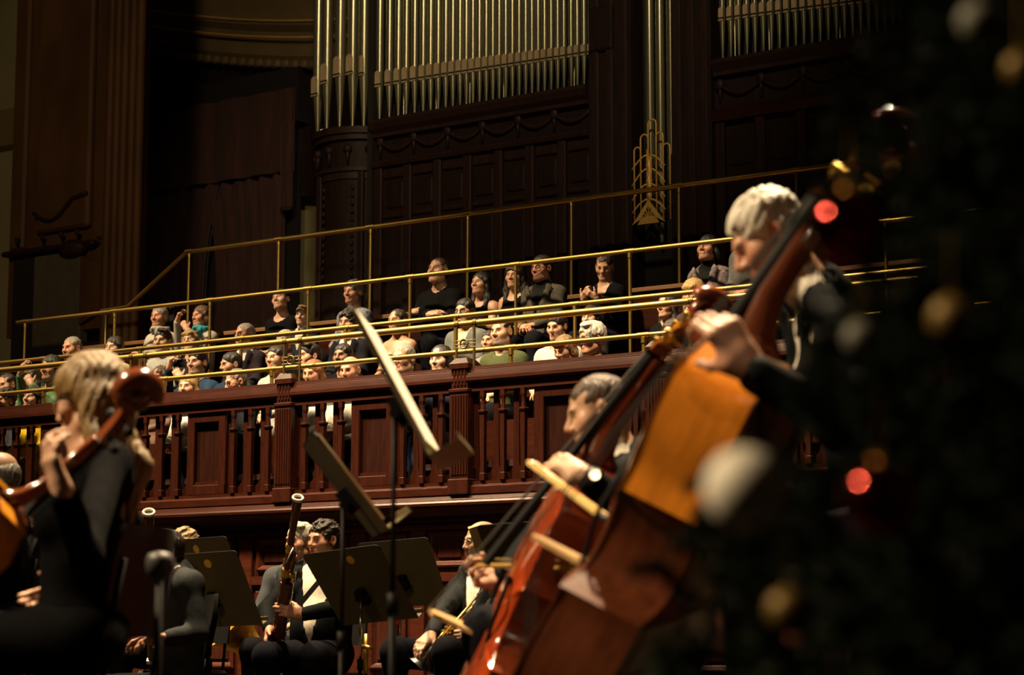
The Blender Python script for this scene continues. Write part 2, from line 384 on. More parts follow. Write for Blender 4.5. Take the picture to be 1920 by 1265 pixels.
t = rail('brass_railing', 'highest brass rail along the organ walkway with a slope down to stairs at left', 16.65, 4.56, float(D0[0]), -1, xs_at(16.65, [(355, 480), (523, 460), (695, 440), (877, 410), (1071, 385), (1273, 360), (1494, 340), (1730, 300)]), 3.3, .026, .019,
     extra=[tuple(D2), tuple(D1), (float(D0[0]), 16.65, 4.56)])
p = PV(199, 590, 16.5); MB().tube([(p[0], p[1], 2.9), tuple(p)], .014, 8).build('post', M_BRASSD, t, smooth=True)
# ------------------------------------------------------------------ the organ
VO = 17.3
org = thing('pipe_organ', 'tall organ with rows of grey tin pipes over a carved dark walnut case', 'organ', (-11.5, VO, 3.3))
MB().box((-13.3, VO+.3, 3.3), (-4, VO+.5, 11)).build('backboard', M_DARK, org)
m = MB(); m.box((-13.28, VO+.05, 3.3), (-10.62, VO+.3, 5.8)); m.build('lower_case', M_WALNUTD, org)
m = MB(); profile(m, [(VO+.1, 5.84), (VO-.08, 5.84), (VO-.10, 5.80), (VO-.07, 5.74), (VO-.02, 5.70), (VO-.02, 5.66), (VO+.1, 5.66)], -13.28, -10.62); m.build('cornice', M_WALNUT, org)
m = MB(); profile(m, [(VO+.1, 5.40), (VO-.03, 5.40), (VO-.05, 5.375), (VO-.03, 5.34), (VO+.1, 5.34)], -13.28, -10.62); m.build('moulding', M_WALNUT, org)
def swag(mb, x0, x1, z, y, drop=.10, r=.022):
    pts = [(x0+(x1-x0)*t_, y, z-drop*4*t_*(1-t_)) for t_ in np.linspace(0, 1, 9)]
    mb.tube(pts, [r*(.6+.8*math.sin(PI*t_)) for t_ in np.linspace(0, 1, 9)], 7)
    mb.ball((x0, y-.01, z), (.05, .03, .06), 8, 6); mb.tube([(x0, y, z), (x0, y, z-.17)], [.03, .008], 6)
m = MB()
for i in range(6): swag(m, -13.2+i*.43, -13.2+(i+1)*.43, 5.62, VO+.03)
o = m.build('carved_garland', M_WALNUT, org, smooth=True, kind='stuff')
for i in range(7):
    xa = -13.26+i*.376
    MB().box((xa, VO-.01, 3.3), (xa+.10, VO+.06, 5.34), bev=.012).build('stile', M_WALNUT, org)
    MB().box((xa+.10, VO+.02, 5.22), (xa+.376, VO+.06, 5.34), bev=.012).build('rail', M_WALNUT, org)
    MB().box((xa+.10, VO+.02, 4.80), (xa+.376, VO+.06, 4.86), bev=.012).build('rail', M_WALNUT, org)
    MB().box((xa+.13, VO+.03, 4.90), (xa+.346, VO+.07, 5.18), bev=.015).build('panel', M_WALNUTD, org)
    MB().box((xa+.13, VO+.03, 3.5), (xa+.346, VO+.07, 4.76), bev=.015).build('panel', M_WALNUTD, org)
def pipe(x, y, r, ztip, zm, hm, ztop, front=(0, -1), parent=org, plain=False):
    """tapered foot, body, flattened mouth with an arched upper lip"""
    mb = MB(); n = 14
    prof = [(r*.22, ztip), (r*.95, zm-.015), (r, zm), (r, ztop)]
    mb.lathe(prof, (x, y, 0), n=n, cap=True)
    o = mb.build('organ_pipe', M_TIN, parent, smooth=True, auto=40)
    f = np.array([front[0], front[1], 0.0]); f /= np.linalg.norm(f); sx = np.array([-f[1], f[0], 0])
    c = np.array([x, y, 0])+f*r*.80
    w_ = r*.78
    poly = [(-w_, zm+.012), (w_, zm+.012)]+[(w_*math.cos(a), zm+hm-w_*.9+w_*.9*math.sin(a)) for a in np.linspace(0, PI, 9)]
    mb = MB().prism(poly, c, sx, (0, 0, 1), f, r*.26)
    mb.obox(c+f*r*.1+np.array([0, 0, zm-.014]), sx*w_*1.02, f*r*.16, np.array([0, 0, .008]))
    mb.build('mouth_lip', M_TINF, o)
    MB().obox(c+f*r*.05+np.array([0, 0, zm+.003]), sx*w_, f*r*.13, np.array([0, 0, .009])).build('mouth_slot', M_DARK, o)
    return o
mx_ = [440, 495, 545, 590, 637, 685, 727, 770, 812, 852, 892, 928, 965, 1002, 1040, 1077, 1113, 1150, 1187, 1225, 1262, 1297, 1332, 1368, 1405, 1442, 1477, 1517, 1552, 1590, 1628]
for i, q in enumerate(mx_):
    px = 560+q/3; t_ = i/30
    x = float(PV(px, 150-75*t_, VO)[0])
    pipe(x, VO+.05, .043-.013*t_, 5.83, 6.235-.05*t_, .15-.06*t_, 11)
for i in range(6): MB().lathe([(.008, 5.83), (.022, 6.3), (.022, 11)], (-13.0+i*.42, VO+.16, 0), n=10).build('organ_pipe', M_TIN, org, smooth=True, auto=40)
# rounded corner tower at the left of the organ
TC = (-13.78, VO+.48); TR = .50
def arc(r, a0, a1, n): return [(TC[0]+r*math.cos(a), TC[1]+r*math.sin(a)) for a in np.linspace(a0, a1, n)]
def ring_solid(mb, r0, r1, z0, z1, a0=-PI*1.05, a1=-PI*.02, n=18):
    A = arc(r0, a0, a1, n); B = arc(r1, a0, a1, n)
    V = [(x, y, z0) for x, y in A]+[(x, y, z1) for x, y in A]+[(x, y, z0) for x, y in B]+[(x, y, z1) for x, y in B]
    F = []
    for i in range(n-1): F += [[i, i+1, n+i+1, n+i], [2*n+i+1, 2*n+i, 3*n+i, 3*n+i+1], [n+i, n+i+1, 3*n+i+1, 3*n+i], [i+1, i, 2*n+i, 2*n+i+1]]
    F += [[0, n, 3*n, 2*n], [n-1, 3*n-1, 4*n-1, 2*n-1]]
    return mb.add(V, F)
ring_solid(MB(), .42, TR-.02, 3.3, 5.75).build('tower_case', M_WALNUTD, org, smooth=True, auto=40)
m = MB(); ring_solid(m, .1, TR+.06, 5.76, 5.83); ring_solid(m, .4, TR+.03, 5.70, 5.76); ring_solid(m, .4, TR+.03, 5.36, 5.40); m.build('tower_cornice', M_WALNUT, org, smooth=True, auto=40)
m = MB()
for a in np.linspace(-PI*.98, -PI*.1, 7):
    c = (TC[0]+(TR+.0)*math.cos(a), TC[1]+(TR+.0)*math.sin(a))
    m.ball((c[0], c[1], 5.60), (.05, .05, .05), 8, 6); m.tube([(c[0], c[1], 5.6), (c[0], c[1], 5.43)], [.035, .008], 6)
m.build('carved_garland', M_WALNUT, org, smooth=True, kind='stuff')
for a in (-PI*.93, -PI*.66, -PI*.30):
    c = (TC[0]+(TR-.01)*math.cos(a), TC[1]+(TR-.01)*math.sin(a)); MB().box((c[0]-.035, c[1]-.03, 3.3), (c[0]+.035, c[1]+.03, 5.36), bev=.01).build('stile', M_WALNUT, org)
for z0, z1 in ((5.28, 5.36), (4.15, 4.2)):
    ring_solid(MB(), .45, TR+.0, z0, z1).build('rail', M_WALNUT, org, smooth=True, auto=40)
for k in range(12):
    for a in (-PI*.60, -PI*.36):
        c = (TC[0]+(TR-.005)*math.cos(a), TC[1]+(TR-.005)*math.sin(a)); MB().ball((c[0], c[1], 4.25+k*.085), (.022, .022, .03), 6, 5).build('carved_bead', M_WALNUT, org, smooth=True)
for i, (px, dz) in enumerate(((597, -.10), (614, 0), (638, .03), (662, .05), (683, .07))):
    a = np.linspace(-PI*.88, -PI*.20, 5)[i]
    x, y = TC[0]+(TR-.06)*math.cos(a), TC[1]+(TR-.06)*math.sin(a)
    x = float(PV(px, 130, y)[0])
    pipe(x, y, .060, 5.83, 6.40+dz*.6, .20, 11, front=(-.2, -1))
MB().lathe([(.01, 5.83), (.05, 6.3), (.05, 11)], (TC[0]+.1, TC[1]+.0, 0), n=12).build('organ_pipe', M_TIN, org, smooth=True, auto=40)
MB().box((-13.33, VO-.03, 3.3), (-13.27, VO+.3, 11)).build('pilaster', M_DARK, org)
# tall side pilasters and the three long pipes of the centre niche
for xa, xb in ((-10.62, -10.14), (-9.70, -9.27)):
    m = MB().box((xa, VO-.02, 3.3), (xb, VO+.35, 11))
    m.build('pilaster', M_WALNUTD, org)
    n = 3
    for k in range(n):
        xx = xa+(xb-xa)*(k+.5)/n
        MB().box((xx-.045, VO-.05, 3.5), (xx+.045, VO-.015, 10.9), bev=.02).build('reeding', M_WALNUT, org)
MB().box((-10.60, VO-.07, 6.15), (-10.33, VO, 6.6), bev=.02).build('carved_block', M_WALNUTD, org)
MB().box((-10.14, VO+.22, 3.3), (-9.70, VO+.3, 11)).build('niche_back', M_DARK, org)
for x, zt in ((-10.0, 4.72), (-9.885, 4.5), (-9.765, 4.85)):
    MB().lathe([(.016, zt-.28), (.045, zt), (.047, 11)], (x, VO+.1, 0), n=14).build('organ_pipe', M_TIN, org, smooth=True, auto=40)
    MB().lathe([(.05, zt+.06), (.05, zt+.09)], (x, VO+.1, 0), n=14).build('collar', M_CHROME, org, smooth=True, auto=40)
# gilded ironwork grille hung in front of the three pipes
gr = thing('organ_grille', 'gilded openwork grille of tall arches and a fan before three long pipes', 'grille', (-9.93, VO-.06, 4.37))
gx0, gx1, gy = -10.115, -9.755, VO-.06
def gp(px, py):
    p = PV(px, py, gy); return (float(p[0]), gy, float(p[2]))
mb = MB()
for (xa, xb, ztop, zb) in ((1189, 1201, 275, 425), (1201, 1215, 252, 420), (1215, 1230, 224, 420), (1230, 1243, 247, 420), (1243, 1256, 268, 420)):
    a = gp(xa, ztop+8); b = gp(xb, ztop+8); c = gp((xa+xb)/2, ztop); zb_ = 4.40
    rr = (b[0]-a[0])/2; zc = (a[2]+b[2])/2
    pts = [(a[0], gy, zb_), (a[0], gy, zc)]+[((a[0]+b[0])/2-rr*math.cos(t_), gy, zc+rr*math.sin(t_)) for t_ in np.linspace(.3, PI-.3, 6)]+[(b[0], gy, zc), (b[0], gy, zb_)]
    mb.tube(pts, .009, 6)
mb.build('arch_bar', M_GILT, gr, smooth=True)
mb = MB(); zb_ = 4.38; cxg = (gx0+gx1)/2
A0, A1, AP = (gx0, zb_), (gx1, zb_), (cxg, zb_+.23)
for (p, q) in ((A0, AP), (AP, A1)):
    mb.prism([(p[0], p[1]), (q[0], q[1]), (q[0], q[1]-.055), (p[0]+(.06 if p is A0 else 0), p[1]-(.0 if p is A0 else 0))] if p is A0 else [(p[0], p[1]), (q[0], q[1]), (q[0]-.06, q[1]), (p[0], p[1]-.055)], (0, gy-.01, 0), (1, 0, 0), (0, 0, 1), (0, 1, 0), .02)
mb.prism([(gx0, zb_), (gx1, zb_), (cxg+.05, zb_+.07), (cxg-.05, zb_+.07)], (0, gy-.01, 0), (1, 0, 0), (0, 0, 1), (0, 1, 0), .02)
mb.build('gable', M_GILT, gr)
mb = MB()
for k in range(7):
    a = PI*(k+1)/8; mb.tube([(cxg, gy, zb_+.04), (cxg+.10*math.cos(a), gy, zb_+.04+.12*math.sin(a))], .006, 5)
mb.build('fan_spoke', M_GILT, gr, smooth=True)
mb = MB()
for s in (-1, 1):
    for k, (r0, zc) in enumerate(((.13, 4.50), (.16, 4.62), (.17, 4.76), (.14, 4.92))):
        pts = [(cxg+s*(.18-.17*t_), gy, zc+r0*.9*math.sin(t_*PI/2)) for t_ in np.linspace(0, 1, 6)]; mb.tube(pts, .010, 5)
mb.tube([(cxg-.012, gy, 4.6), (cxg-.012, gy, 5.1)], .008, 5); mb.tube([(cxg+.03, gy, 4.6), (cxg+.03, gy, 5.1)], .008, 5)
mb.lathe([(.005, 4.58), (.03, 4.66), (.012, 4.72), (.035, 4.80), (.012, 4.86), (.034, 4.94), (.005, 5.05)], (cxg+.01, gy, 0), n=8)
mb.build('scrollwork', M_GILT, gr, smooth=True)
# right hand pipe field
m = MB(); m.box((-9.27, VO+.05, 3.3), (-4, VO+.3, 5.85)); m.build('lower_case', M_WALNUTD, org)
m = MB(); profile(m, [(VO+.1, 5.87), (VO-.06, 5.87), (VO-.08, 5.83), (VO-.02, 5.76), (VO-.02, 5.72), (VO+.1, 5.72)], -9.25, -3.4); m.build('cornice', M_WALNUT, org)
m = MB(); profile(m, [(VO+.1, 5.40), (VO-.03, 5.40), (VO-.06, 5.36), (VO-.03, 5.28), (VO+.1, 5.28)], -9.25, -3.4); m.build('moulding', M_MAHOG, org)
m = MB()
for i in range(6): swag(m, -9.2+i*.43, -9.2+(i+1)*.43, 5.64, VO+.03)
m.build('carved_garland', M_WALNUT, org, smooth=True, kind='stuff')
for i in range(14):
    xa = -9.25+i*.42
    MB().box((xa, VO-.01, 3.3), (xa+.10, VO+.06, 5.28), bev=.012).build('stile', M_WALNUT, org)
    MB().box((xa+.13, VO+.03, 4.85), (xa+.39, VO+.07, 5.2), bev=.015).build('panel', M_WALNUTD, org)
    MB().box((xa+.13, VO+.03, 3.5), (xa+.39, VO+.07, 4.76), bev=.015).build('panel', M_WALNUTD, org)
for i in range(26):
    px = 1350+15.3*i
    pipe(float(PV(px, 60, VO)[0]), VO+.05, .033, 5.86, 6.28-.004*i, .11, 11)
for i in range(6): MB().lathe([(.008, 5.83), (.018, 6.3), (.018, 11)], (-9.1+i*.36, VO+.15, 0), n=10).build('organ_pipe', M_TIN, org, smooth=True, auto=40)
# ------------------------------------------------------------------ left of the organ: cornice, valance, curtains, stucco pillar
VC = 20.1
def zc(x): d = x+19.18; return 8.75-.30*d+.028*d*d
def sweep_x(prof, x0, x1, n=26):
    V = []; F = []; m_ = len(prof)
    for i in range(n+1):
        x = x0+(x1-x0)*i/n; V += [(x, y, zc(x)+dz) for y, dz in prof]
    for i in range(n):
        for k in range(m_): F.append([i*m_+k, i*m_+(k+1) % m_, (i+1)*m_+(k+1) % m_, (i+1)*m_+k])
    return MB().add(V, F)
struct('trim_2', sweep_x([(20.5, 2.6), (VC-.35, 2.6), (VC-.10, 1.2), (VC-.02, .15), (VC-.03, -.05), (VC+.06, -.12), (VC+.10, -.42), (VC+.20, -.52), (20.5, -.52)], -23, -14.6), M_CORNICE)
struct('trim_5', sweep_x([(20.5, -.52), (VC+.22, -.52), (VC+.25, -1.5), (VC+.22, -2.2), (20.5, -2.2)], -23, -15.2), M_WALNUTD)
t = thing('trim_3', kind='structure', loc=(-18, VC, 7.5))
for dz in (0.0, -.215): MB().tube([(x, VC-.05, zc(x)+dz) for x in np.linspace(-22, -15.2, 22)], .017, 8).build('gilded_fillet', M_GILT, t, smooth=True)
for k in range(44):
    x = -21.5+k*.145; z = zc(x)-.60
    MB().box((x, VC-.02, z), (x+.085, VC+.3, z+.10), bev=.02).build('dentil', M_CORNICE, t)
m = MB().box((-24, VC-.02, 6.2), (-16.3, VC+.05, 7.55)); 
t = thing('curtain', 'dark maroon draped curtain pair and pelmet hanging in the recess left of the organ', 'curtain', (-18, VC, 3.3))
def drape(x0, x1, z0, z1, y, amp, per, mat_, name, gather=0.0, taper=0.0):
    n = int((x1-x0)/.03); V = []; F = []; rows = 10
    for j in range(rows+1):
        u = j/rows
        for i in range(n+1):
            s = i/n; x = x0+(x1-x0)*s
            if taper: x = x0+(x1-x0)*s*(1-taper*math.sin(PI*min(1, u*1.05))) if taper > 0 else x1-(x1-x0)*(1-s)*(1+taper*math.sin(PI*min(1, u*1.05)))
            V.append((x, y-amp*(math.sin(s*(x1-x0)/per*2*PI)+.4*math.sin(s*(x1-x0)/per*4.7+1)), z0+(z1-z0)*u))
    for j in range(rows):
        for i in range(n): a = j*(n+1)+i; F.append([a, a+1, a+n+2, a+n+1])
    b = len(V); V += [(x, y+.05, z) for x, y, z in V]; F += [[q+b for q in f[::-1]] for f in F]
    mb = MB(); mb.add(V, F); return mb.build(name, mat_, t, smooth=True)
drape(-20.3, -17.85, 3.3, 6.45, VC, .035, .22, M_CURTAIN, 'curtain_leaf', taper=.1)
drape(-18.1, -16.85, 3.3, 6.45, VC, .035, .22, M_CURTAIN, 'curtain_leaf', taper=-.16)
drape(-20.3, -16.62, 6.25, 7.30, VC-.08, .025, .5, M_CURTAIN, 'pelmet')
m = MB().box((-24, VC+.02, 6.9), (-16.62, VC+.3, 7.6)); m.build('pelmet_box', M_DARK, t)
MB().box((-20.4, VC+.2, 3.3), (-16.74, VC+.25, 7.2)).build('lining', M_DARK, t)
MB().box((-16.80, VC-.13, 5.75), (-16.62, VC-.02, 6.9), bev=.04).build('tassel_end', M_CURTAIN, t)
tag(MB().box((-16.42, 20.3, 6.70), (-16.34, 20.6, 6.79), bev=.008).build('wall_light', mat('lit_glass', (.8, .6, .2), .4, emit=(1, .72, .25), estr=1.6)), 'tiny square yellow wall light beside the left end of the organ', 'wall light')
tag(MB().box((-16.62, 20.45, 6.46), (-16.30, 20.6, 6.475)).build('wall_light', MATS['lit_glass']), 'thin glowing yellow strip under the tiny square wall light', 'wall light')
# big stucco pillar at the left
VP = 16.9
pil = thing('wall_pillar', kind='structure', loc=(-17.270, VP, 0))
MB().box((-18.220, VP, 3.9), (-16.420, VP+.35, 13)).build('shaft', M_MARBLE, pil)
MB().box((-17.720, VP-.10, 5.05), (-16.890, VP, 13), bev=.03).build('pilaster_face', M_MARBLE, pil)
for (xa, xb, yy) in ((-18.170, -17.950, -.06), (-16.830, -16.670, -.05)): MB().box((xa, VP+yy, 4.9), (xb, VP+.02, 13), bev=.03).build('pilaster_edge', M_MARBLE, pil)
for i, xx in enumerate((-16.630, -16.540, -16.450, -16.350, -16.260)): MB().lathe([(.05, 3.4), (.05, 13)], (xx, VP-.05+.02*i, 0), n=10).build('reed', M_MARBLE, pil, smooth=True, auto=50)
mb = MB(); pts = [(-17.720+.83*u, VP-.12, 5.28-.16*math.sin(PI*min(1, u*1.4))+.14*u) for u in np.linspace(0, 1, 12)]
mb.tube(pts, .022, 7); mb.build('garland', M_WALNUT, pil, smooth=True)
for xx in (-17.970, -17.570, -17.270, -17.020): MB().tube([(xx, VP-.12, 5.02), (xx, VP-.12, 4.94)], [.035, .012], 7).build('drop_ornament', M_WALNUT, pil, smooth=True)
MB().box((-18.220, VP-.14, 4.82), (-16.770, VP+.1, 4.88), bev=.02).build('string_course', M_WALNUT, pil)
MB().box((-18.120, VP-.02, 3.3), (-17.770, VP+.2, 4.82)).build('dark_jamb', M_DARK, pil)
MB().box((-17.770, VP-.05, 3.75), (-17.020, VP+.1, 4.80), bev=.02).build('grey_plinth', mat('grey_stucco', (.085, .07, .04), .8, var=.2), pil)
MB().prism([(-17.020, 3.95), (-16.570, 4.12), (-16.570, 4.55), (-17.020, 4.72)], (0, VP-.06, 0), (1, 0, 0), (0, 0, 1), (0, 1, 0), .1).build('scroll_bracket', M_MARBLE, pil)
MB().ball((-17.120, VP-.08, 4.82), (.22, .1, .10), 12, 8).build('carved_boss', M_WALNUT, pil, smooth=True)
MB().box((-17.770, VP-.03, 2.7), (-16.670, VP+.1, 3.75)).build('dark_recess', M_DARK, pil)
# side wall moulding at the far left
MB_ = MB(); profile(MB_, [(VP+1.2, 7.0), (VP+1.08, 7.0), (VP+1.1, 6.55), (VP+1.2, 6.5)], -21.5, -18.1); struct('trim_4', MB_, M_CORNICE)
struct('wall_side', MB().box((-22, VP+1.2, 2), (-18.1, VP+1.4, 13)), M_PLASTER)
# benches of the four listening rows
for k, (y, z, lab) in enumerate(((14.15, 1.55, 'long wooden bench of the lowest listening row, hidden behind the parapet'), (14.85, 1.82, 'long wooden bench of the second listening row from the parapet'), (15.5, 2.2, 'long wooden bench of the third listening row, behind the double brass rails'), (16.15, 2.62, 'long wooden bench of the top listening row with a pale wooden back edge'))):
    b = thing('bench', lab, 'bench', (-11, y, z), group='listening row benches')
    MB().box((-16.6, y-.20, z+.27), (-1, y+.17, z+.33), bev=.01).build('seat', mat('red_plush', (.035, .007, .005), .9, var=.25), b)
    MB().box((-16.6, y+.215, z+.27), (-1, y+.24, z+.94 if k == 3 else z+.70)).build('backrest', M_MAHOG, b)
    if k == 3: MB().box((-16.6, y+.185, z+.94), (-1, y+.245, z+.985), bev=.008).build('back_edge', mat('pale_oak', (.20, .10, .04), .4, var=.2, stretch=(1, 6, 6)), b)
    for xx in np.arange(-16.5, -1.2, 1.5): MB().box((xx, y-.2, z), (xx+.05, y+.16, z+.27)).build('leg', M_MAHOG, b)
# ================================================================== bodies: smooth implicit surfaces meshed with surface nets
def rotm(yaw=0, pitch=0, roll=0):
    y, p, r = (math.radians(a) for a in (yaw, pitch, roll))
    Z = np.array([[math.cos(y), -math.sin(y), 0], [math.sin(y), math.cos(y), 0], [0, 0, 1]])
    X = np.array([[1, 0, 0], [0, math.cos(p), -math.sin(p)], [0, math.sin(p), math.cos(p)]])
    Y = np.array([[math.cos(r), 0, math.sin(r)], [0, 1, 0], [-math.sin(r), 0, math.cos(r)]])
    return Z@X@Y
def A3(*v): return np.array(v, float)
def nrm(v): v = np.array(v, float); return v/(np.linalg.norm(v)+1e-12)
class Sdf:
    def __init__(s): s.P = []
    def ell(s, c, r, R=None, k=.02, op=1):
        r = np.array([r]*3 if np.isscalar(r) else r, float); s.P.append(('e', np.array(c, float), r, np.eye(3) if R is None else np.array(R), k, op)); return s
    def cone(s, p, q, r1, r2, k=.02, op=1, flat=None):
        """tapered capsule; flat = (unit axis, factor) squashes it along an axis"""
        s.P.append(('c', np.array(p, float), np.array(q, float), r1, r2, k, op, flat)); return s
    def half(s, fn): s.P.append(('f', fn)); return s
    def bbox(s):
        lo = np.full(3, 1e9); hi = -lo
        for p in s.P:
            if p[0] == 'e' and p[5] > 0: m = p[2].max(); lo = np.minimum(lo, p[1]-m); hi = np.maximum(hi, p[1]+m)
            if p[0] == 'c' and p[6] > 0:
                m = max(p[3], p[4])
                for q in (p[1], p[2]): lo = np.minimum(lo, q-m); hi = np.maximum(hi, q+m)
        return lo-.02, hi+.02
    def mesh(s, h, zones=(), noise=None):
        lo, hi = s.bbox(); ax = []
        for a in range(3):
            c = [lo[a]]
            while c[-1] < hi[a]:
                st = h
                for zl, zh, zs in zones:
                    if zl[a]-zs <= c[-1] <= zh[a]: st = min(st, zs)
                    elif c[-1] < zl[a] < c[-1]+st: st = min(st, max(zs, zl[a]-c[-1]))
                c.append(c[-1]+st)
            ax.append(np.array(c, np.float32))
        X, Y, Z = ax; D = np.full((len(X), len(Y), len(Z)), .2, np.float32)
        for p in s.P:
            if p[0] == 'f':
                D = p[1](X[:, None, None], Y[None, :, None], Z[None, None, :], D); continue
            if p[0] == 'e': blo, bhi, k = p[1]-p[2].max(), p[1]+p[2].max(), p[4]
            else:
                m = max(p[3], p[4]); blo, bhi, k = np.minimum(p[1], p[2])-m, np.maximum(p[1], p[2])+m, p[5]
            mg = k+.025; sl = []
            for a in range(3):
                i0, i1 = np.searchsorted(ax[a], blo[a]-mg), np.searchsorted(ax[a], bhi[a]+mg); sl.append(slice(max(0, i0-1), i1+1))
            x, y, z = X[sl[0]][:, None, None], Y[sl[1]][None, :, None], Z[sl[2]][None, None, :]
            if x.size == 0 or y.size == 0 or z.size == 0: continue
            if p[0] == 'e':
                c, r, R = p[1], p[2], p[3]; x = x-c[0]; y = y-c[1]; z = z-c[2]
                u = [(R[0, i]*x+R[1, i]*y+R[2, i]*z)/r[i] for i in range(3)]
                q = np.sqrt(u[0]**2+u[1]**2+u[2]**2)+1e-6
                g = np.sqrt((u[0]/r[0])**2+(u[1]/r[1])**2+(u[2]/r[2])**2)+1e-6
                d = q*(q-1)/g; op = p[5]
                d = np.clip(d, -.2, .3)
            else:
                a_, b_, r1, r2 = p[1], p[2], p[3], p[4]; op = p[6]; flat = p[7]; ab = b_-a_; L2 = ab@ab+1e-12
                px, py, pz = x-a_[0], y-a_[1], z-a_[2]
                t = np.clip((px*ab[0]+py*ab[1]+pz*ab[2])/L2, 0, 1)
                px, py, pz = px-t*ab[0], py-t*ab[1], pz-t*ab[2]
                if flat is not None:
                    n, f = flat; e = px*n[0]+py*n[1]+pz*n[2]
                    px, py, pz = px+n[0]*e*(f-1), py+n[1]*e*(f-1), pz+n[2]*e*(f-1)
                d = np.sqrt(px*px+py*py+pz*pz)-(r1+(r2-r1)*t)
                if flat is not None: d = d/max(1, flat[1]*.8)
            S = D[tuple(sl)]
            if op > 0:
                hh = np.maximum(k-np.abs(S-d), 0)/k; D[tuple(sl)] = np.minimum(S, d)-hh*hh*k*.25
            else:
                hh = np.maximum(k-np.abs(S+d), 0)/k; D[tuple(sl)] = np.maximum(S, -d)+hh*hh*k*.25
        if noise is not None: D = D+noise(X[:, None, None], Y[None, :, None], Z[None, None, :])
        D[0] = D[-1] = .05; D[:, 0] = D[:, -1] = .05; D[:, :, 0] = D[:, :, -1] = .05
        return snet(X, Y, Z, D.astype(np.float32))
def snet(X, Y, Z, D):
    I = D < 0; nx, ny, nz = D.shape
    cnt = np.zeros((nx-1, ny-1, nz-1), np.int8)
    for a in (0, 1):
        for b in (0, 1):
            for c in (0, 1): cnt += I[a:nx-1+a, b:ny-1+b, c:nz-1+c]
    act = (cnt > 0) & (cnt < 8); ci = np.argwhere(act); n = len(ci)
    idx = np.full(act.shape, -1, np.int32); idx[act] = np.arange(n)
    i, j, k = ci.T; S = np.zeros((n, 3)); N = np.zeros(n)
    for a in range(3):
        o1, o2 = [q for q in range(3) if q != a]
        for p in (0, 1):
            for q in (0, 1):
                e = [0, 0, 0]; e[o1] = p; e[o2] = q; f = list(e); f[a] = 1
                d0 = D[i+e[0], j+e[1], k+e[2]]; d1 = D[i+f[0], j+f[1], k+f[2]]; m = (d0 < 0) != (d1 < 0)
                t = np.where(m, d0/np.where(d0 == d1, 1, d0-d1), 0)
                P0 = np.stack([X[i+e[0]], Y[j+e[1]], Z[k+e[2]]], 1); P1 = np.stack([X[i+f[0]], Y[j+f[1]], Z[k+f[2]]], 1)
                S += np.where(m[:, None], P0+(P1-P0)*t[:, None], 0); N += m
    V = S/np.maximum(N, 1)[:, None]; Q = []
    for a in range(3):
        b, c = (a+1) % 3, (a+2) % 3
        sl0 = [slice(1, None)]*3; sl1 = [slice(1, None)]*3; sl0[a] = slice(0, -1)
        full = [slice(0, s) for s in D.shape]; s0 = list(full); s1 = list(full)
        s0[a] = slice(0, -1); s1[a] = slice(1, None)
        m = I[tuple(s0)] != I[tuple(s1)]; e = np.argwhere(m)
        ok = (e[:, b] > 0) & (e[:, c] > 0) & (e[:, b] < D.shape[b]-1) & (e[:, c] < D.shape[c]-1); e = e[ok]
        ins = I[e[:, 0], e[:, 1], e[:, 2]]
        def g(db, dc):
            q = e.copy(); q[:, b] += db; q[:, c] += dc; return idx[q[:, 0], q[:, 1], q[:, 2]]
        quad = np.stack([g(-1, -1), g(0, -1), g(0, 0), g(-1, 0)], 1)
        quad[~ins] = quad[~ins][:, ::-1]; Q.append(quad)
    Q = np.concatenate(Q); Q = Q[(Q >= 0).all(1)]
    return V, Q
def vcol(me, C):
    a = me.color_attributes.new('col', 'FLOAT_COLOR', 'POINT')
    a.data.foreach_set('color', np.concatenate([C, np.ones((len(C), 1))], 1).astype(np.float32).ravel())
def sines(seed, f, n=5):
    r = np.random.RandomState(seed); K = r.normal(size=(n, 3))*f; ph = r.rand(n)*7
    return lambda x, y, z: sum(np.sin(K[i, 0]*x+K[i, 1]*y+K[i, 2]*z+ph[i]) for i in range(n))/n
# ---- materials of people
M_SKIN = mat('skin', (1, 1, 1), .5, var=.10, scale=30, attr=True, objcol=True, spec=.4, sss=.0, bump=.05, bscale=120)
M_HAIR = mat('hair', (1, 1, 1), .42, var=.45, scale=90, stretch=(1, 1, .16), objcol=True, bump=.8, bscale=160, spec=.5)
M_CLOTH = mat('wool_cloth', (1, 1, 1), .85, var=.18, scale=40, objcol=True, bump=.2, bscale=220, spec=.04)
M_KNIT = mat('knit_cloth', (1, 1, 1), .9, var=.3, scale=90, objcol=True, bump=.4, bscale=160, spec=.04)
M_SUIT = mat('suit_cloth', (1, 1, 1), .75, var=.12, scale=50, objcol=True, bump=.12, bscale=300, spec=.04)
M_FLORAL = mat('patterned_cloth', (1, 1, 1), .85, var=.95, scale=28, objcol=True, spec=.04)
M_SATIN = mat('satin', (1, 1, 1), .4, var=.1, objcol=True)
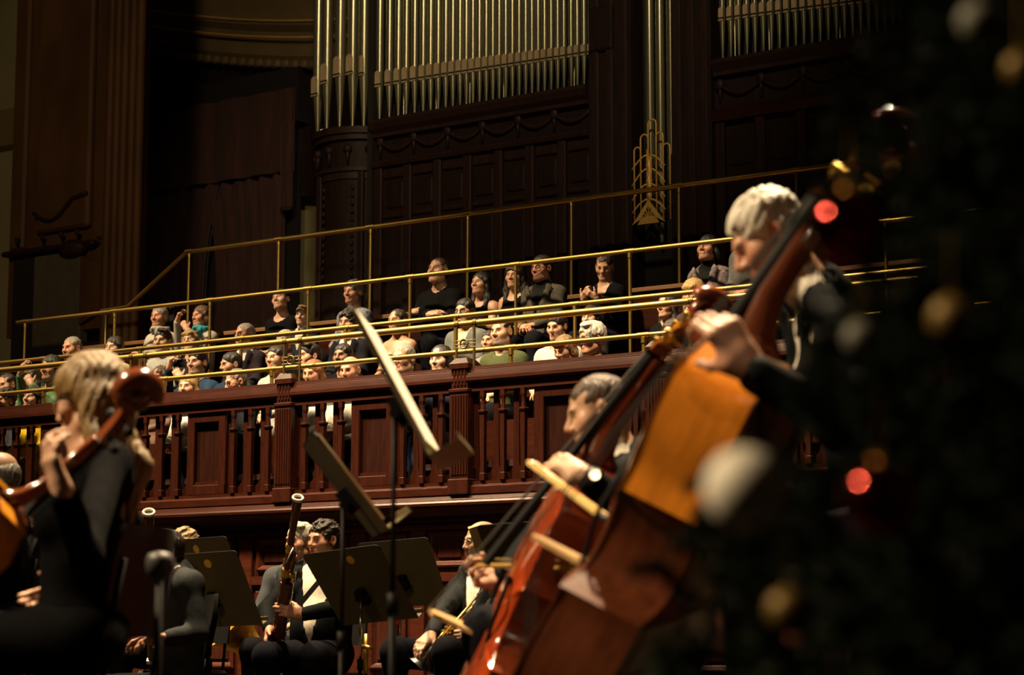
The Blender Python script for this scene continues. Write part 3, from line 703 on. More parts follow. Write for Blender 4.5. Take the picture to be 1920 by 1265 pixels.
def eye_material():
    m = bpy.data.materials.new('eye'); m.use_nodes = True; N = m.node_tree.nodes; L = m.node_tree.links
    b = N['Principled BSDF']; b.inputs['Roughness'].default_value = .15
    tc = N.new('ShaderNodeTexCoord'); sp = N.new('ShaderNodeSeparateXYZ'); L.new(tc.outputs['Object'], sp.inputs[0])
    rp = N.new('ShaderNodeValToRGB'); L.new(sp.outputs['Y'], rp.inputs[0])
    rp.inputs[0].default_value = 0
    mr = N.new('ShaderNodeMapRange'); mr.inputs['From Min'].default_value = -.013; mr.inputs['From Max'].default_value = .013
    L.new(sp.outputs['Y'], mr.inputs[0]); L.new(mr.outputs[0], rp.inputs[0])
    e = rp.color_ramp.elements; e[0].color = (.008, .006, .005, 1); e[0].position = 0; e[1].position = .17; e[1].color = (.5, .45, .4, 1)
    q = e.new(.05); q.color = (.06, .035, .02, 1); q = e.new(.14); q.color = (.06, .035, .02, 1)
    L.new(rp.outputs[0], b.inputs['Base Color']); return m
M_EYE = eye_material(); EYE = MB().ball((0, 0, 0), .0125, 14, 9, rot=[[1, 0, 0], [0, 0, -1], [0, 1, 0]]).mesh('eye', M_EYE, smooth=True)
# ---- the head, in its own frame: face towards -Y, eyes at height 0
def head_prims(S, c, H, s=1.0, fem=False, jaw=1.0, nose=1.0, beard=False, child=False):
    def P(x, y, z): return c+H@(A3(x, y, z)*s)
    E = lambda p, r, k=.02, op=1, R=None: S.ell(P(*p), np.array(r)*s if not np.isscalar(r) else r*s, H if R is None else H@R, k*s, op)
    K = lambda p, q, r1, r2, k=.015, op=1: S.cone(P(*p), P(*q), r1*s, r2*s, k*s, op)
    j = jaw*(.93 if fem else 1.0)
    E((0, .012, .035), (.076, .096, .083))
    E((0, -.030, -.045), (.056*j, .064, .074), .035)
    E((0, -.074, -.096), (.020*j, .020, .020), .035)
    for sx in (-1, 1):
        E((sx*.046, -.050, -.024), .026, .035)
        K((sx*.05*j, -.005, -.075), (sx*.022, -.062, -.102), .022*j, .018, .03)
    K((-.034, -.082 if not fem else -.078, .022), (.034, -.082 if not fem else -.078, .022), .011, .011, .022)
    for sx in (-1, 1): E((sx*.032, -.103, .001), (.020, .023, .016), .014, -1)
    K((0, -.088, .014), (0, -.105-.004*nose, -.028), .0075, .0125*nose, .014)
    for sx in (-1, 1): E((sx*.0125*nose, -.098, -.034), .0095, .010)
    for sx in (-1, 1):
        E((sx*.031, -.0695, .003), (.0155, .0135, .0135), .006)          # lids
    K((-.018, -.092, -.060), (.018, -.092, -.060), .0062, .0062, .008)
    K((-.016, -.091, -.071), (.016, -.091, -.071), .0072, .0072, .008)
    for sx in (-1, 1):
        R = rotm(sx*-22, 0, 0)
        E((sx*.079, .014, -.006), (.010, .020, .032), .010, 1, R)
        E((sx*.087, .010, -.004), (.006, .011, .018), .006, -1, R)
    return P
def face_paint(V, c, H, s, skin, o):
    """complexion: lips, brows, cheeks, stubble, and dark lines along mouth and lids"""
    L = ((V-c)@H)/s; C = np.tile(np.array(skin, float), (len(V), 1))
    def blob(p, r, col, a, hard=.35):
        d = np.sqrt((((L-np.array(p))/np.array(r))**2).sum(1)); w_ = np.clip((1-d)/hard, 0, 1)*a
        C[:] = C*(1-w_[:, None])+np.array(col)*w_[:, None]
    sk = np.array(skin)
    for sx in (-1, 1): blob((sx*.045, -.06, -.03), (.03, .05, .03), sk*[1.05, .78, .72], .5, .8)
    blob((0, -.11, -.028), (.018, .03, .018), sk*[1.04, .80, .75], .5, .8)
    for sx in (-1, 1): blob((sx*.08, .012, -.005), (.02, .03, .04), sk*[1.02, .75, .68], .6, .8)
    if o.get('beard'): blob((0, -.07, -.085), (.060, .065, .048), np.array(o['beard']), .8, .35); blob((0, -.095, -.048), (.03, .02, .009), np.array(o['beard']), .8, .35)
    lip = np.array(o.get('lips', sk*[.85, .48, .45])); blob((0, -.095, -.0655), (.025, .02, .0125), lip, .9, .3)
    blob((0, -.098, -.0658), (.024, .02, .0025), sk*.3, .5, .5)
    br = np.array(o.get('brow', (.03, .02, .012)))
    for sx in (-1, 1):
        blob((sx*.033, -.088, .023), (.021, .03, .0055 if not o.get('fem') else .0035), br, .85 if not o.get('fem') else .6, .4)
        blob((sx*.031, -.083, .0055), (.0165, .02, .0035), sk*.25, .6, .5)
    return C
HAIRS = {}
def hair_sdf(kind, c, H, s, o):
    S = Sdf()
    def P(x, y, z): return c+H@(A3(x, y, z)*s)
    E = lambda p, r, k=.012, op=1, R=None: S.ell(P(*p), np.array(r)*s if not np.isscalar(r) else r*s, H if R is None else H@R, k*s, op)
    K = lambda p, q, r1, r2, k=.02, op=1, flat=None: S.cone(P(*p), P(*q), r1*s, r2*s, k*s, op, None if flat is None else (H@A3(*flat[0]), flat[1]))
    v = o.get('vol', .0)
    face = lambda z0=.0, w=.0: (E((0, -.105, -.045+z0), (.068+w, .062, .108), .012, -1))
    ears = lambda: [E((sx*.088, .010, -.012), (.030, .023, .036), .008, -1) for sx in (-1, 1)]
    if kind in ('short', 'curly', 'crop', 'side', 'swept'):
        t = {'crop': -.004, 'short': .002, 'curly': .010, 'side': .006, 'swept': .010}[kind]+v
        E((0, .016, .042), (.080+t*.6, .100+t*.7, .083+t)); E((0, .050, -.005), (.070+t*.5, .058+t*.6, .070), .03)
        if kind in ('side', 'swept'): E((.02, -.045, .110), (.060, .045, .022), .02, 1, rotm(0, 8, 12))
        face(o.get('line', .0))
        E((0, -.02, -.110), (.09, .080, .075), .01, -1); ears()
    elif kind == 'balding':
        E((0, .030, .010), (.0815, .086, .070)); E((0, .06, -.02), (.066, .048, .06), .03)
        E((0, -.03, .120), (.070, .110, .072), .012, -1); face(-.0, .02); E((0, -.02, -.110), (.09, .080, .075), .01, -1); ears()
    elif kind in ('bob', 'bangs', 'long', 'longback', 'curtain'):
        E((0, .018, .043), (.086+v, .104+v, .088+v))
        if kind == 'bangs': E((0, -.074, .066), (.062, .028, .030), .02)
        low = {'bob': -.085, 'bangs': -.10, 'long': -.26, 'longback': -.26, 'curtain': -.22}[kind]
        low = o.get('low', low)
        for sx in (-1, 1):
            yy = .030 if kind == 'longback' else -.005
            K((sx*.070, yy+.0, .02), (sx*(.082+v), yy+.03, low*.55), .026, .030+v, .03); K((sx*(.082+v), yy+.03, low*.55), (sx*.085, yy+.035 if low > -.2 else -.03, low), .030+v, .018, .03)
        E((0, .075, -.03), (.080+v, .045+v, .085), .04)
        if low < -.2: K((0, .085, -.05), (0, .10 if low > -.3 else .0, low), .062, .05 if low > -.3 else .035, .04, 1, ((0, 1, 0), 1.6))
        E((0, -.108, -.052+(.0 if kind != 'bangs' else -.02)), (.060, .062, .108 if kind != 'bangs' else .088), .012, -1)
        if kind == 'curtain': E((0, -.09, .06), (.03, .05, .05), .02, -1)
    elif kind == 'bun':
        E((0, .018, .040), (.080, .101, .083)); E((0, .112, .062), (.036, .032, .036), .02); face(.006); E((0, -.02, -.110), (.09, .080, .075), .01, -1); ears()
    a = {'curly': .013, 'long': .006, 'swept': .0045}.get(kind, .004)+o.get('rough', 0); f = {'curly': 120}.get(kind, 110)
    g1 = sines(o.get('seed', 1), f/s); g2 = sines(o.get('seed', 1)+9, (f*.45)/s)
    def noise(x, y, z):
        q = g1(x*(1 if kind == 'curly' else 1.6), y*(1 if kind == 'curly' else 1.6), z*(1 if kind == 'curly' else .35))
        return (a*q+a*.8*g2(x, y, z)).astype(np.float32)
    return S, noise
def hand_prims(S, w_, d, n, t=1, s=1.0, curl=(20, 25, 30, 35), thumb=(.6, .6, .3), spread=.10, k=.007):
    """palm, four jointed fingers of unequal length and a thumb from the side; d fingers' way, n out of the palm, t thumb side"""
    d = nrm(d); n = nrm(n-d*(np.dot(n, d))); b = np.cross(d, n)*t; w_ = np.array(w_, float)
    S.cone(w_, w_+d*.03*s, .026*s, .030*s, .02*s, 1, (n, 1.35))
    for o in (-.026, -.009, .009, .026): S.cone(w_+d*.015*s+b*o*.7*s, w_+d*.088*s+b*o*s, .0150*s, .0125*s, .014*s)
    S.ell(w_+d*.035*s+b*.026*s+n*.008*s, (.018*s, .018*s, .026*s), np.stack([b, n, d], 1), .014*s)
    Ls = ((.042, .026, .021), (.047, .030, .022), (.043, .028, .021), (.033, .021, .018))
    for i, o in enumerate((.028, .0095, -.0095, -.027)):
        p = w_+d*(.092, .096, .091, .082)[i]*s+b*o*s; a = math.radians(curl[i]*.7); dd = nrm(d+b*o*spread*30*.1)
        for q, L in enumerate(Ls[i]):
            v = dd*math.cos(a)+n*math.sin(a); e = p+v*L*s
            S.cone(p, e, (.0092, .0083, .0074)[q]*s, (.0085, .0075, .0066)[q]*s, k*s); p = e; a += math.radians(curl[i]*(1.0 if q == 0 else .7))
    p = w_+d*.028*s+b*.030*s; v = nrm(d*thumb[0]+b*thumb[1]+n*thumb[2]); e = p+v*.042*s
    S.cone(p, e, .0135*s, .0105*s, .012*s); v2 = nrm(v+d*.4+n*.25); S.cone(e, e+v2*.030*s, .0102*s, .0080*s, k*s)
# ---- the whole figure from a skeleton
def torso_frame(sk):
    up = nrm(sk['neck']-sk['pelvis']); x = nrm(sk['shL']-sk['shR']); x = nrm(x-up*(x@up)); y = np.cross(up, x); return np.stack([x, y, up], 1)
def body_prims(S, sk, g=0.0, parts='htalf', o={}):
    """g inflates (clothes); parts: h head, t torso, a arms, l legs"""
    fem = o.get('fem', False); b = o.get('build', 1.0); T = torso_frame(sk); pe, ne = sk['pelvis'], sk['neck']; ch = pe+(ne-pe)*.66
    if 't' in parts:
        S.ell(pe+A3(0, 0, .02), A3(.165, .125, .12)*b+g, T, .05)
        S.ell(pe+(ne-pe)*.36, A3(.140+(.0 if fem else .012), .112, .16)*b+g, T, .06)
        S.ell(ch, A3(.158 if not fem else .142, .112, .185)*A3(b, b, 1)+g, T, .06)
        if o.get('belly'): S.ell(pe+(ne-pe)*.30+T@A3(0, -.06*o['belly'], 0), A3(.15, .13, .15)*b+g, T, .06)
        if fem:
            for sx in (-1, 1): S.ell(ch+T@A3(sx*.068, -.082, -.015), A3(.060, .055, .060)+g, T, .04)
        S.cone(sk['shR']+A3(0, 0, -.012), sk['shL']+A3(0, 0, -.012), .056+g, .056+g, .05)
        for q in ('shL', 'shR'): S.cone(ne+(sk['head']-ne)*.22, sk[q]*.85+ne*.15, .036+g, .040+g, .05)
    if 'n' in parts or 'h' in parts:
        H = sk['H']; s = sk.get('hs', 1.0)
        S.cone(ne+A3(0, 0, -.01), sk['head']+H@A3(0, .022, -.06)*s, (.052 if fem else .058)*s+g, (.047 if fem else .054)*s+g, .03)
    for q in ('L', 'R'):
        if 'a' in parts: S.cone(sk['sh'+q], sk['el'+q], (.042 if fem else .049)*b+g, (.034 if fem else .040)*b+g, .035)
        if 'f' in parts: S.cone(sk['el'+q], sk['wr'+q], (.037 if fem else .042)*b+g, .0265+g, .03)
        if 'l' in parts:
            S.cone(pe+T@A3((.085 if q == 'L' else -.085), 0, -.02), sk['kn'+q], .088*b+g, .060*b+g, .05); S.cone(sk['kn'+q], sk['an'+q], .056*b+g, .040+g, .04)
    return T
def cut_below(T, org, z):
    def fn(x, y, zz, D):
        return np.maximum(D, (z-((x-org[0])*T[0, 2]+(y-org[1])*T[1, 2]+(zz-org[2])*T[2, 2]))).astype(np.float32)
    return fn
def v_opening(T, org, w_top, z_top, z_bot, y_front=-.02):
    """wedge-shaped opening at the front: coat or neckline"""
    def fn(x, y, z, D):
        a, b, c = x-org[0], y-org[1], z-org[2]
        u = T[0, 0]*a+T[1, 0]*b+T[2, 0]*c; v = T[0, 1]*a+T[1, 1]*b+T[2, 1]*c; t = T[0, 2]*a+T[1, 2]*b+T[2, 2]*c
        wd = np.clip((t-z_bot)/(z_top-z_bot), -1, 1.3)*w_top
        d = np.maximum(np.abs(u)-wd, v-y_front)
        return np.maximum(D, -d).astype(np.float32)
    return fn
def attach(root, name, V, Q, m, color=None, C=None):
    me = fastmesh(name, V, Q, m, True)
    if C is not None: vcol(me, C)
    return put(name, me, root, color)
CACHE = {}
SKINS = {'fair': (.46, .265, .17), 'pale': (.52, .33, .235), 'tan': (.36, .195, .115), 'olive': (.33, .19, .11), 'ruddy': (.46, .225, .14), 'brown': (.22, .115, .065)}
HC = {'black': (.010, .008, .007), 'dark': (.022, .014, .009), 'brown': (.050, .027, .013), 'chestnut': (.085, .042, .018), 'blond': (.33, .20, .075), 'sandy': (.19, .11, .045), 'grey': (.24, .215, .18), 'white': (.52, .48, .40), 'salt': (.13, .115, .10), 'ginger': (.20, .085, .03)}
def build_person(root, sk, o, hres=.0065, zones=(), bres=.02, cres=.015):
    """body with its hair, clothes, eyes and glasses as children of root (an Empty at the figure's base)"""
    s = sk.get('hs', 1.0); H = sk['H']; hc = sk['head']; fem = o.get('fem', False)
    S = Sdf(); T = body_prims(S, sk, 0, 'htaf'+('l' if o.get('legs', True) else ''), o)
    P = head_prims(S, hc, H, s, fem, o.get('jaw', 1.0), o.get('nose', 1.0))
    for q in ('L', 'R'):
        if 'hand'+q in sk: hand_prims(S, sk['wr'+q], *sk['hand'+q][:2], **sk['hand'+q][2])
        if o.get('legs', True):
            S.cone(sk['an'+q]+A3(0, .03, -.02), sk['to'+q], .036, .032, .03)
    hz = [(hc-.135*s, hc+.135*s, hres)]
    for q in ('L', 'R'):
        if 'hand'+q in sk and o.get('handres'):
            e = sk['wr'+q]+nrm(sk['hand'+q][0])*.08; hz.append((e-.105, e+.105, o['handres']))
    V, Q = S.mesh(bres, hz+list(zones))
    skin = SKINS[o.get('skin', 'fair')]; C = face_paint(V, hc, H, s, skin, o)
    body = attach(root, 'body', V, Q, M_SKIN, (1, 1, 1), C)
    HM = Matrix([[*H[i], 0] for i in range(3)]+[[0, 0, 0, 1]])
    if o.get('eyes', True):
        G = H@rotm(o.get('gaze', 0), o.get('gazep', 0), 0)
        for sx in (-1, 1):
            e = put('eye', EYE, root); e.matrix_local = Matrix.Translation(Vector(hc+H@(A3(sx*.031, -.0712, .0000)*s))) @ Matrix([[*G[i], 0] for i in range(3)]+[[0, 0, 0, 1]]) @ Matrix.Diagonal((s, s, s, 1))
    if o.get('hair'):
        S, nz = hair_sdf(o['hair'], hc, H, s, o); V, Q = S.mesh(o.get('hairres', .006)*s, (), nz)
        attach(root, 'hair', V, Q, M_HAIR, HC[o.get('hc', 'brown')] if isinstance(o.get('hc', 'brown'), str) else o['hc'])
    if o.get('glasses'): add_glasses(root, hc, H, s, o['glasses'])
    clothes(root, sk, o, T, cres)
    return body
def add_glasses(root, hc, H, s, kind):
    mb = MB(); P = lambda x, y, z: hc+H@(A3(x, y, z)*s)
    for sx in (-1, 1):
        pts = [P(sx*.033+.023*math.cos(a)*(1.0), -.099+.012*abs(math.cos(a))*(math.cos(a)*sx > 0), -.002+.017*math.sin(a)) for a in np.linspace(0, 2*PI, 17)]
        mb.tube(pts, .0018*s if kind != 'dark' else .003*s, 6, cap=False, closed=True)
        mb.tube([P(sx*.056, -.088, .003), P(sx*.076, -.05, .003), P(sx*.083, .012, .003), P(sx*.083, .028, -.012)], .0018*s if kind != 'dark' else .0028*s, 6)
    mb.tube([P(-.010, -.100, .002), P(0, -.103, .004), P(.010, -.100, .002)], .0018*s, 6)
    g = put('glasses', mb.mesh('glasses', M_BLACK if kind != 'wire' else M_CHROME, smooth=True), root)
    if kind == 'sun':
        mb = MB()
        for sx in (-1, 1): mb.ball(P(sx*.033, -.096, -.002), (.022*s, .004*s, .016*s), 12, 8, rot=H)
        put('lens', mb.mesh('lens', mat('smoked_lens', (.02, .015, .012), .08, var=.05), smooth=True), g)
def clothes(root, sk, o, T, cres):
    top = o.get('top', 'tee'); col = o.get('col', (.02, .02, .02)); fem = o.get('fem', False); ne, pe = sk['neck'], sk['pelvis']; hc, H, s = sk['head'], sk['H'], sk.get('hs', 1.0)
    m = {'suit': M_SUIT, 'knit': M_KNIT, 'floral': M_FLORAL, 'satin': M_SATIN}.get(o.get('fabric'), M_CLOTH)
    wr = sines(o.get('seed', 3)+40, 34); wa = o.get('wrinkle', .0045); noise = lambda x, y, z: (wa*wr(x, y, z)).astype(np.float32)
    nk = lambda S, r, z=-.0: S.cone(ne+(hc-ne)*.02+T@A3(0, -.015, z), hc+H@A3(0, .0, -.06), r, r+.02, .01, -1)
    def arms(S, g, frac=1.0):
        for q in ('L', 'R'):
            w_ = sk['el'+q]+(sk['wr'+q]-sk['el'+q])*.93
            if frac >= 1: S.cone(sk['el'+q], w_, (.041 if not fem else .036)+g, .031+g, .03)
    if top in ('tee', 'turtle', 'vneck', 'short', 'sleeveless', 'strapless', 'scarf'):
        S = Sdf(); g = .010
        body_prims(S, sk, g, 't' if top in ('strapless', 'sleeveless') else 'ta', o)
        if top in ('tee', 'turtle', 'vneck', 'scarf'): arms(S, .008)
        if top == 'turtle': S.cone(ne, ne+(hc-ne)*.52, .066, .064, .02)
        elif top == 'vneck': nk(S, .062); S.half(v_opening(T, ne, .075, .03, -.20, -.02))
        elif top == 'strapless': S.half(lambda x, y, z, D: np.maximum(D, (((x-ne[0])*T[0, 2]+(y-ne[1])*T[1, 2]+(z-ne[2])*T[2, 2])+.145)).astype(np.float32))
        elif top == 'sleeveless':
            nk(S, .085, -.03)
            for q in ('L', 'R'): S.ell(sk['sh'+q]+(sk['sh'+q]-ne)*.18, A3(.066, .10, .12), T, .02, -1)
        else: nk(S, .064 if not o.get('wide') else .088)
        V, Q = S.mesh(cres, (), noise); attach(root, {'strapless': 'dress', 'sleeveless': 'dress'}.get(top, 'sweater'), V, Q, m, col)
    if top in ('jacket', 'suit', 'tails'):
        S = Sdf(); body_prims(S, sk, .008, 't', o); nk(S, .062, .0)
        S.cone(ne+T@A3(0, -.008, -.005), ne+(hc-ne)*.36+T@A3(0, -.01, 0), .070, .066, .012); S.cone(ne+T@A3(0, -.005, 0), hc+H@A3(0, 0, -.05), .056, .058, .006, -1)
        V, Q = S.mesh(min(cres, .011), (), lambda x, y, z: (.002*wr(x, y, z)).astype(np.float32)); attach(root, 'shirt', V, Q, M_CLOTH, o.get('shirt', (.62, .58, .50)))
        S = Sdf(); g = o.get('coat', .015); body_prims(S, sk, g, 'ta', o); arms(S, .014)
        S.cone(ne+T@A3(0, .02, -.01), ne+(hc-ne)*.22+T@A3(0, .01, 0), .078, .078, .02)
        nk(S, .072, .0); S.half(v_opening(T, ne, o.get('vw', .095), .02, o.get('vb', -.28), .0))
        # lapels stand proud along the opening
        zb, vw = o.get('vb', -.28), o.get('vw', .095)
        for sx in (-1, 1):
            for u in np.linspace(.12, .92, 6):
                z = zb+(.02-zb)*u; hx = vw*u+.020+.012*u
                y = -math.sqrt(max(0, 1-((hx)/.19)**2))*(.112*o.get('build', 1)+g)-(.045*o.get('belly', 0) if z < -.22 else 0)
                if 'tails' != top: S.ell(ne+T@A3(sx*hx, y*.98-.0, z-.02), A3(.022+.010*u, .012, .045), T@rotm(sx*25, 0, -sx*16), .012)
        V, Q = S.mesh(cres, (), noise); attach(root, 'jacket', V, Q, m if o.get('fabric') else M_SUIT, col)
        if o.get('bow'):
            mb = MB(); c0 = ne+(hc-ne)*.16+T@A3(0, -.082, 0)
            for sx in (-1, 1): mb.prism([(0, -.008), (.045, -.02), (.045, .02), (0, .008)], c0, T@A3(sx, 0, 0), T[:, 2], T@A3(0, -1, 0), .014)
            put('bow_tie', mb.mesh('bow_tie', M_BLACK), root)
        if o.get('tie'):
            mb = MB(); c0 = ne+(hc-ne)*.12+T@A3(0, -.088, 0); mb.prism([(-.012, 0), (.012, 0), (.028, -.22), (0, -.27), (-.028, -.22)], c0, T[:, 0], T@nrm(A3(0, -.14, 1)), T@A3(0, -1, 0), .010); put('neck_tie', mb.mesh('neck_tie', M_SATIN), root, o['tie'])
    if top == 'scarf':
        S = Sdf()
        for a in np.linspace(0, 2*PI, 14)[:-1]:
            p = ne+(hc-ne)*.22+T@A3(.075*math.cos(a), -.01+.075*math.sin(a), .012*math.sin(3*a)); S.ell(p, .034, None, .02)
        S.cone(ne+T@A3(.03, -.09, .0), ne+T@A3(.045, -.135, -.20), .032, .026, .02)
        V, Q = S.mesh(.009, (), lambda x, y, z: (.004*wr(x*2, y*2, z*2)).astype(np.float32)); attach(root, 'scarf', V, Q, M_FLORAL, o.get('scarf', (.25, .24, .2)))
    if o.get('legs', True):
        S = Sdf(); g = .012; b = o.get('build', 1.0)
        for q in ('L', 'R'):
            hp = pe+T@A3((.085 if q == 'L' else -.085), 0, -.02); S.cone(hp, sk['kn'+q], .09*b+g, .066*b+g, .04); S.cone(sk['kn'+q], sk['an'+q]+A3(0, 0, .02), .062*b+g, .052+g, .04)
        S.ell(pe+A3(0, 0, .015), A3(.165, .13, .11)*b+g+.004, T, .05)
        V, Q = S.mesh(max(cres, .014), (), noise); attach(root, 'trousers', V, Q, M_CLOTH, o.get('legcol', (.006, .006, .009)))
        if o.get('shoes'):
            for q in ('L', 'R'):
                S = Sdf(); S.cone(sk['an'+q]+A3(0, .03, -.02), sk['to'+q], .044, .040, .03); V, Q = S.mesh(.012); attach(root, 'shoe', V, Q, M_BLACK)
# ---- seated listeners of the choir rows
def seated(o, lean=.0):
    fem = o.get('fem', False); sw = .138 if fem else .160; ch = o.get('child', False)
    up = o.get('up', 0.0)
    sk = dict(pelvis=A3(0, .02, .50), neck=A3(0, .03+lean, 1.03), head=A3(o.get('hx', 0), -.005+lean*1.3+o.get('hy', 0), 1.205), H=rotm(o.get('yaw', 0), o.get('pitch', 0), o.get('roll', 0)), hs=o.get('hs', .97 if fem else 1.0))
    sk['shL'] = A3(sw, .03+lean, .970); sk['shR'] = A3(-sw, .03+lean, .970)
    a = o.get('arms', 'lap')
    def hand(q, w_, d, n, curl=(30, 35, 40, 45), t=None, thumb=(.6, .6, .3)): sk['wr'+q] = A3(*w_); sk['hand'+q] = (A3(*d), A3(*n), dict(t=(t if t is not None else (1 if q == 'R' else -1)), curl=curl, thumb=thumb, s=.95 if fem else 1.03))
    for q, x in (('L', 1), ('R', -1)):
        sk['el'+q] = A3(x*(sw+.035), -.03, .72); hand(q, (x*.075, -.23, .655), (-x*.75, -.55, -.1), (0, .3, -.9))
        kf = o.get('knee', .8); sk['kn'+q] = A3(x*.12, -.40*kf, .50); sk['an'+q] = A3(x*.12, -.34*kf, .09); sk['to'+q] = A3(x*.13, -.46*kf, .035)
    if a == 'clasp':
        for q, x in (('L', 1), ('R', -1)): sk['el'+q] = A3(x*(sw+.06), -.06, .76); hand(q, (x*.060, -.30, .78), (-x*.8, -.4, .15), (-x*.2, .5, -.6), (50, 55, 60, 60))
    if a == 'crossed':
        sk['elL'] = A3(sw+.05, -.08, .76); sk['elR'] = A3(-sw-.05, -.08, .76); hand('L', (-.06, -.20, .83), (-.9, .1, .1), (0, .5, -.5)); hand('R', (.05, -.215, .79), (.9, .1, .1), (0, .5, -.5))
    if a == 'chin':
        sk['elR'] = A3(-sw-.02, -.18, .86); hand('R', (-.06, -.165, 1.015), (.3, .15, .75), (.3, .9, -.1), (70, 75, 80, 85))
    if a == 'phone':
        sk['elR'] = A3(-sw-.04, -.16, .86); hand('R', (-.085, -.29, 1.13), (.35, -.1, .8), (.75, .5, -.3), (45, 50, 55, 60)); sk['elL'] = A3(sw+.02, -.14, .84); hand('L', (.05, -.28, 1.02), (-.5, -.1, .8), (-.5, .6, 0), (50, 50, 55, 60))
    if a == 'text':
        for q, x in (('L', 1), ('R', -1)): sk['el'+q] = A3(x*(sw+.05), -.05, .78); hand(q, (x*.07, -.26, .87), (-x*.55, -.45, .45), (-x*.3, .3, .6), (55, 60, 65, 70))
    return sk
ROWS = {1: (14.15, 1.55), 2: (14.85, 1.82), 3: (15.5, 2.2), 4: (16.15, 2.62)}
def listener(px, py, row, label, dv=0.0, **o):
    v, fl = ROWS[row]; v += dv; o['yaw'] = o.get('yaw', 0)+11
    if row == 1: o.setdefault('knee', .45)
    P = PV(px, py, v); key = repr(sorted((k, x) for k, x in o.items() if k not in ('col', 'hc', 'shirt', 'legcol', 'tie', 'scarf')))
    hz = 1.205; sc = float((P[2]-fl)/hz)
    if o.get('child'): sc = max(.62, min(.80, sc)); 
    scl = min(1.10, max(.86, sc)) if not o.get('child') else .80
    z0 = float(P[2])-hz*scl
    root = thing('person', label, 'person', (0, 0, 0), group='listeners in the choir rows')
    sk = seated(o)
    hx, hy = sk['head'][0]*scl, sk['head'][1]*scl
    loc = (float(P[0])-hx, float(P[1])-hy, z0)
    if key in CACHE:
        src = CACHE[key]
        for ch in src.children:
            c = ch.copy(); COL.objects.link(c); c.parent = root
            nmx = ch.name.split('.')[0]
            if nmx == 'hair': c.color = (*(HC[o.get('hc', 'brown')] if isinstance(o.get('hc', 'brown'), str) else o['hc']), 1)
            elif nmx in ('sweater', 'jacket', 'dress'): c.color = (*o.get('col', (.02, .02, .02)), 1)
            elif nmx == 'shirt': c.color = (*o.get('shirt', (.62, .58, .5)), 1)
            elif nmx == 'trousers': c.color = (*o.get('legcol', (.006, .006, .009)), 1)
    else:
        build_person(root, sk, o); CACHE[key] = root
    root.location = loc; root.scale = (scl,)*3; MW[root.name] = Matrix.Translation(Vector(loc)) @ Matrix.Diagonal((scl, scl, scl, 1))
    return root, sk, scl
# ================================================================== the listeners, row by row
BLK = (.005, .005, .006); GRY = (.16, .16, .15); W_ = (.55, .52, .45)
# row 1, faces just over the parapet
listener(8, 752, 1, 'dark curly-haired listener at the left frame edge behind the parapet', hair='curly', hc='black', skin='tan', yaw=-10, col=(.05, .05, .06), legs=False)
listener(62, 747, 1, 'young woman with black hair in a yellow top looking up over the parapet', fem=True, hair='bob', hc='black', yaw=-5, pitch=-8, roll=6, col=(.55, .36, .02), top='tee', legs=False)
listener(353, 726, 1, 'blond short-haired woman whose eyes just clear the parapet', fem=True, hair='bob', hc='blond', yaw=2, legs=True, col=W_, top='tee')
listener(443, 716, 1, 'balding grey man in dark spectacles with head bowed beside a raised hand', hair='crop', hc='salt', skin='ruddy', yaw=-38, pitch=16, glasses='dark', line=.02, col=(.02, .02, .025), arms='chin', handres=.005)
listener(587, 700, 1, 'ginger-haired woman looking down, just right of the left newel', fem=True, hair='bob', hc='ginger', skin='ruddy', yaw=-5, pitch=10, col=(.5, .5, .48))
listener(657, 694, 1, 'bald man with lowered eyes peering over the parapet right of the ginger woman', skin='ruddy', yaw=-6, pitch=10, col=W_, jaw=1.05, brow=(.05, .03, .02))
listener(757, 672, 1, 'grey-haired man in dark glasses holding his hand to his mouth', hair='crop', hc='grey', skin='fair', yaw=-14, pitch=4, glasses='dark', arms='chin', handres=.005, col=(.02, .02, .03))
listener(826, 674, 1, 'woman with smooth black hair tucked behind her ear, left of a newel', fem=True, hair='curtain', hc='black', skin='pale', yaw=-8, pitch=3, col=(.015, .015, .03), legcol=(.08, .13, .25))
listener(1058, 655, 1, 'blond child whose fringe shows above the parapet', hair='bangs', hc='sandy', yaw=-20, pitch=22, child=False, hs=.9, col=(.35, .05, .03), legs=False)
listener(1110, 634, 1, 'woman with swept silver hair and black glasses at the parapet', fem=True, hair='swept', hc='white', skin='ruddy', yaw=-45, pitch=8, glasses='dark', col=(.05, .05, .06), vol=.004)
listener(1262, 627, 1, 'partly hidden listener in glasses behind the double bass scroll', fem=True, hair='bob', hc='dark', skin='fair', yaw=-5, glasses='dark', col=BLK, legs=False)
# row 2
listener(13, 722, 2, 'balding man with high forehead near the left frame edge', hair='crop', hc='dark', line=.03, skin='fair', yaw=-12, pitch=6, col=(.03, .05, .04), legs=False)
listener(55, 712, 2, 'youth with a dark fringe and flushed cheeks looking down, left side', hair='bangs', hc='dark', skin='ruddy', yaw=-30, pitch=16, col=(.10, .16, .09), legs=False)
listener(95, 690, 2, 'dark-haired woman in a green knit top holding up a telephone', fem=True, hair='long', hc='black', skin='tan', yaw=-4, arms='phone', col=(.09, .17, .08), fabric='knit', legs=False, handres=.005)
listener(300, 708, 2, 'woman with wavy brown hair and closed eyes behind the low rail', fem=True, hair='long', hc='chestnut', skin='pale', yaw=-4, pitch=3, col=(.20, .12, .09), top='vneck', eyes=False, rough=.005, legs=False)
MAN_PHONE = listener(370, 680, 2, 'dark-haired man filming with a black telephone held at eye level', hair='side', hc='black', skin='fair', yaw=-6, arms='phone', col=(.02, .04, .08), handres=.005, legs=False)
listener(433, 684, 2, 'dark-haired man leaning behind the bowed grey man', hair='short', hc='black', skin='tan', yaw=-34, pitch=6, col=(.015, .03, .06), legs=False)
